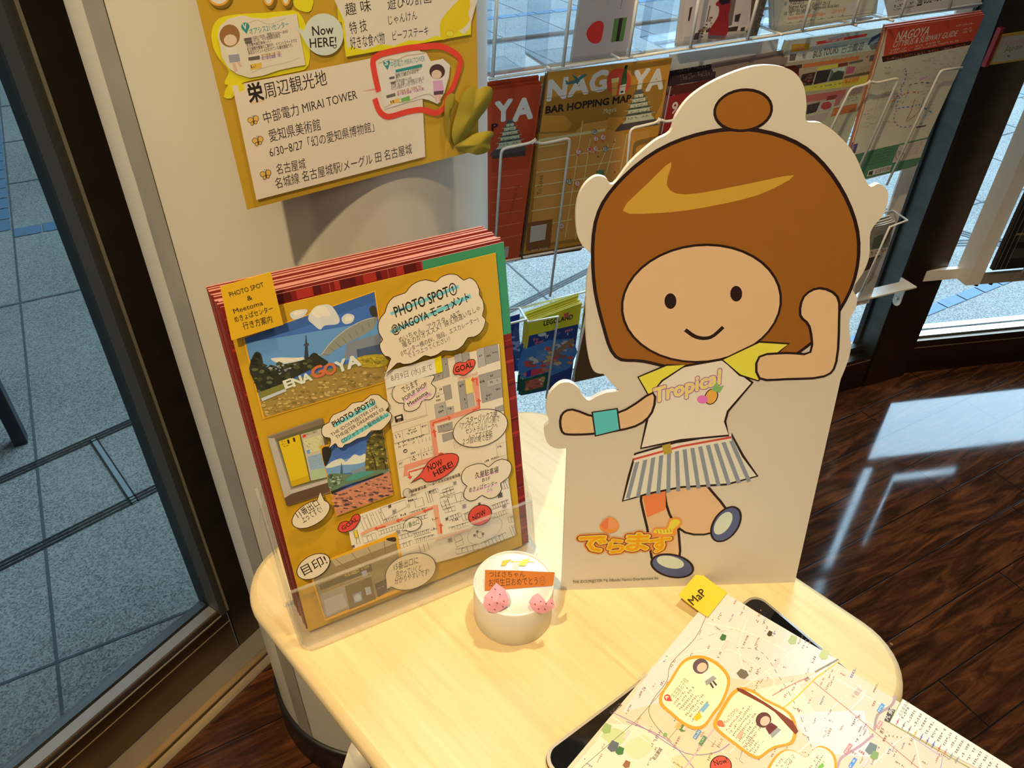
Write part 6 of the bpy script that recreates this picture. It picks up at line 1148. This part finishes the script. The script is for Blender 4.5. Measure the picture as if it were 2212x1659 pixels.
def lego(a):
    a.at(4.147, 1020, 500); a.poly([(505, 815), (985, 640), (950, 830), (510, 935)], (190, 142, 24)); a.text('LEGOLAND', (640, 845), (900, 782), 44, (30, 26, 20), .03); a.poly([(825, 735), (870, 722), (860, 765), (820, 775)], (180, 66, 56)); a.micro((660, 862), (890, 800), 10, (150, 110, 20), 2, .7)
    a.poly([(510, 935), (950, 830), (890, 1300), (880, 1380), (440, 1470), (470, 1200)], (30, 44, 78)); a.poly([(480, 1050), (900, 960), (880, 1220), (460, 1330)], (52, 84, 112), None, 0, 2); a.poly([(590, 920), (660, 905), (650, 935), (600, 940)], (150, 150, 150), None, 0, 2)
    for t, p0, p1, c in (('Fa', (550, 985), (595, 970), (200, 70, 70)), ('that', (560, 1015), (640, 990), (200, 70, 70)), ('ly', (655, 950), (685, 942), (190, 150, 140)), ('ry', (735, 935), (790, 920), (60, 80, 160)), ('nts', (835, 905), (900, 885), (200, 90, 90)), ('t', (850, 930), (862, 926), (200, 180, 170))): a.text(t, p0, p1, 30, c, .02)
    a.blobs([(490, 1130), (640, 1050), (900, 960), (880, 1200), (660, 1240), (470, 1310)], 44, 90, [(150, 84, 56), (176, 126, 60), (110, 60, 50), (70, 92, 112), (150, 130, 110), (160, 50, 40)], 3); a.poly([(700, 1100), (900, 950), (920, 980), (740, 1130)], (110, 76, 52)); a.poly([(490, 1250), (560, 1230), (540, 1290), (480, 1310)], (52, 32, 90)); a.poly([(530, 1240), (600, 1225), (585, 1280), (525, 1290)], (170, 44, 50)); a.poly([(440, 1330), (680, 1260), (670, 1400), (430, 1470)], (24, 62, 40)); a.poly([(485, 1340), (650, 1295), (635, 1390), (470, 1430)], (150, 70, 44)); a.blobs([(490, 1345), (640, 1305), (630, 1380), (480, 1420)], 22, 12, [(170, 110, 60), (120, 50, 40), (190, 150, 90)], 4)
leaflet('theme_park_leaflet', [(1142, 697), (1257, 655), (1231, 833), (1126, 853)], (176, 132, 24), 'yellow topped theme park leaflet with a deep blue picture low in the rack', 'leaflet', lego, 5, off=.118, gap=.0045, slabel='theme park copies fanned out behind the front theme park leaflet', grp='theme park leaflets', edge=paper((.56, .44, .06)), dvt=.002)
def navy(a): a.at(4.147, 1020, 500); a.poly([(360, 900), (420, 880), (425, 1150), (400, 1260)], (52, 60, 84), None, 0, 2); a.blobs([(360, 950), (420, 930), (410, 1230)], 26, 12, [(90, 60, 90), (110, 110, 120), (40, 50, 90)], 4)
leaflet('navy_leaflet', [(1040, 700), (1123, 678), (1117, 800), (1060, 830)], (30, 40, 84), 'navy leaflet half hidden behind the tartan folders low in the rack', 'leaflet', navy, off=.110)
leaflet('brown_leaflet', [(1266, 640), (1420, 600), (1400, 790), (1240, 826)], (84, 56, 30), 'plain brown leaflet next to the theme park leaflet low in the rack', 'leaflet', off=.108)
def scenic(a):
    a.at(4.367, 1820, 380); a.poly([(250, 490), (490, 440), (430, 680), (240, 730)], (96, 84, 66)); a.poly([(300, 580), (390, 545), (350, 680), (270, 700)], (60, 62, 44)); a.poly([(430, 520), (480, 480), (400, 640), (350, 690)], (64, 40, 32)); a.poly([(240, 700), (430, 670), (400, 740), (230, 780)], (140, 118, 94)); a.micro((250, 755), (420, 700), 30, (84, 70, 56), 4, .9); a.poly([(230, 780), (360, 745), (250, 880), (200, 900)], (48, 34, 28)); a.poly([(360, 750), (410, 740), (330, 950), (280, 900)], (132, 118, 106))
leaflet('scenic_leaflet', [(1862, 500), (1935, 478), (1890, 600), (1845, 640)], (120, 104, 84), 'leaflet with dim landscape photos at the right end of the lowest rack row', 'leaflet', scenic, 3, off=.112, slabel='dim landscape leaflets stacked behind the front landscape leaflet', grp='landscape leaflets', gap=.006, dvt=.003)
# ================================================================= second rack on the right door, sign on the post
rk2 = thing('door_rack', B3 + d3 * .35 + n3 * .06, 'white framed rack hung on the right glass door', 'rack')
def R3(off): return Plane(B3 + n3 * off, d3, UP)
FR = R3(.055); fx0, fz0 = FR.px(2086, 617); fx1 = FR.px(2132, 520)[0]
tl3 = math.radians(0)
b = MB(); b.box(FR.W(fx0, fz0, 0), d3 * .040, UP * 1.5, -n3 * .05, WHITEM); mk('upright_bar', b, rk2)
b = MB(); b.box(FR.W(fx0 - .16, fz0, -.036), d3 * 1.1, UP * .030, -n3 * .012, WHITEM); b.box(FR.W(fx0 + .042, fz0, 0), d3 * .9, UP * .035, -n3 * .036, mat('taupe_shelf', (.30, .26, .22), .5)); mk('lower_bar', b, rk2)
b = MB()
for px_ in ((2117, 616), (2150, 610)): p = FR.W(FR.px(*px_)[0], fz0, -.012); b = MB(); b.tube([p, p - UP * .010], .005, GASKET, 10); mk('bolt', b, rk2)
BK = mat('black_leaflet_paper', (.015, .014, .014), .35); BKL = mat('black_leaflet_panel', (.05, .045, .045), .4)
LP3 = R3(.075); b = Art(LP3, RW); c0 = LP3.px(2144, 584); x0, z0 = c0[0], max(c0[1], fz0 + .036)
b.prism(LP3, [(x0, z0), (x0 + .235, z0), (x0 + .235, z0 + .32), (x0, z0 + .32)], -.012, 0, BK); b.h = 1e-4
for k in range(6): 
    zz = z0 + .03 + .045 * k; b.flat([(x0 + .03, zz), (x0 + .11, zz), (x0 + .11, zz + .028), (x0 + .03, zz + .028)], BKL); b.flat([(x0 + .125, zz), (x0 + .21, zz), (x0 + .21, zz + .028), (x0 + .125, zz + .028)], BKL)
b.flat([(x0 + .02, z0 + .095), (x0 + .12, z0 + .095), (x0 + .12, z0 + .101), (x0 + .02, z0 + .101)], paper((.22, .17, .08)))
for k in range(3): b.flat([(x0 + .006 + .014 * k, z0 + .002), (x0 + .007 + .014 * k, z0 + .002), (x0 + .007 + .014 * k, z0 + .318), (x0 + .006 + .014 * k, z0 + .318)], paper((.30, .29, .28)))
mk('black_leaflet', b, None, 'glossy black leaflet standing in the white rack on the right door', 'leaflet')
b = MB(); b.tube([LP3.W(x0 + .085, z0 - .01, .006), LP3.W(x0 + .085, z0 + .30, .012)], .0022, WHITEM, 8); mk('wire', b, rk2)
b = MB(); b.box(R3(.02).W(x0 + .26, z0, 0), d3 * 1.7, UP * 2.25, n3 * .02, mat('rack_back_board', (.10, .10, .10), .5)); b.box(R3(.02).W(x0 - .005, z0 + .36, 0), d3 * .27, UP * 1.75, n3 * .02, MATS['rack_back_board']); mk('back_board', b, rk2)  # unseen rack backing, enlarged to block the sky's reflection in the floor
PSG = Plane(A2 + n2 * .008 + UP * .7, d2, UP)
a = Art(PSG, (150, 122, 92)); q = [PSG.px(*p) for p in ((2128, 142), (2161, 76), (2300, 54), (2270, 122))]
a.prism(PSG, q, -.0035, 0, paper((.55, .36, .06))); a.h = 1e-4; a.at(13.82, 2100, 40)
a.poly([(560, 1330), (900, 560), (2400, 360), (2200, 1100)], (122, 98, 68)); a.text('Hanasaka', (850, 810), (1800, 690), 105, (124, 76, 60), .0, .2); a.text('Japan', (935, 985), (1470, 905), 120, (84, 66, 34), .01, .2); a.poly(ell(1090, 1120, 45, 36, -15, 14), (86, 56, 26)); a.line(ell(965, 1115, 36, 32, 0, 14), 8, (104, 84, 56), True); a.line([(1200, 1130), (1280, 1060)], 12, (104, 84, 56)); a.micro((880, 620), (1010, 590), 30, (84, 66, 44), 3, 1)
sg = mk('small_sign', a, None, 'small yellow bordered card reading Japan fixed on the dark post at the right', 'sign')
b = MB(); pl = PSG; q = [pl.px(*p) for p in ((2122, 144), (2158, 60), (2166, 58), (2130, 142))]; b.prism(pl, q, -.004, .006, mat('red_sign_edge', (.25, .01, .01), .45)); mk('sign_edge', b, sg)
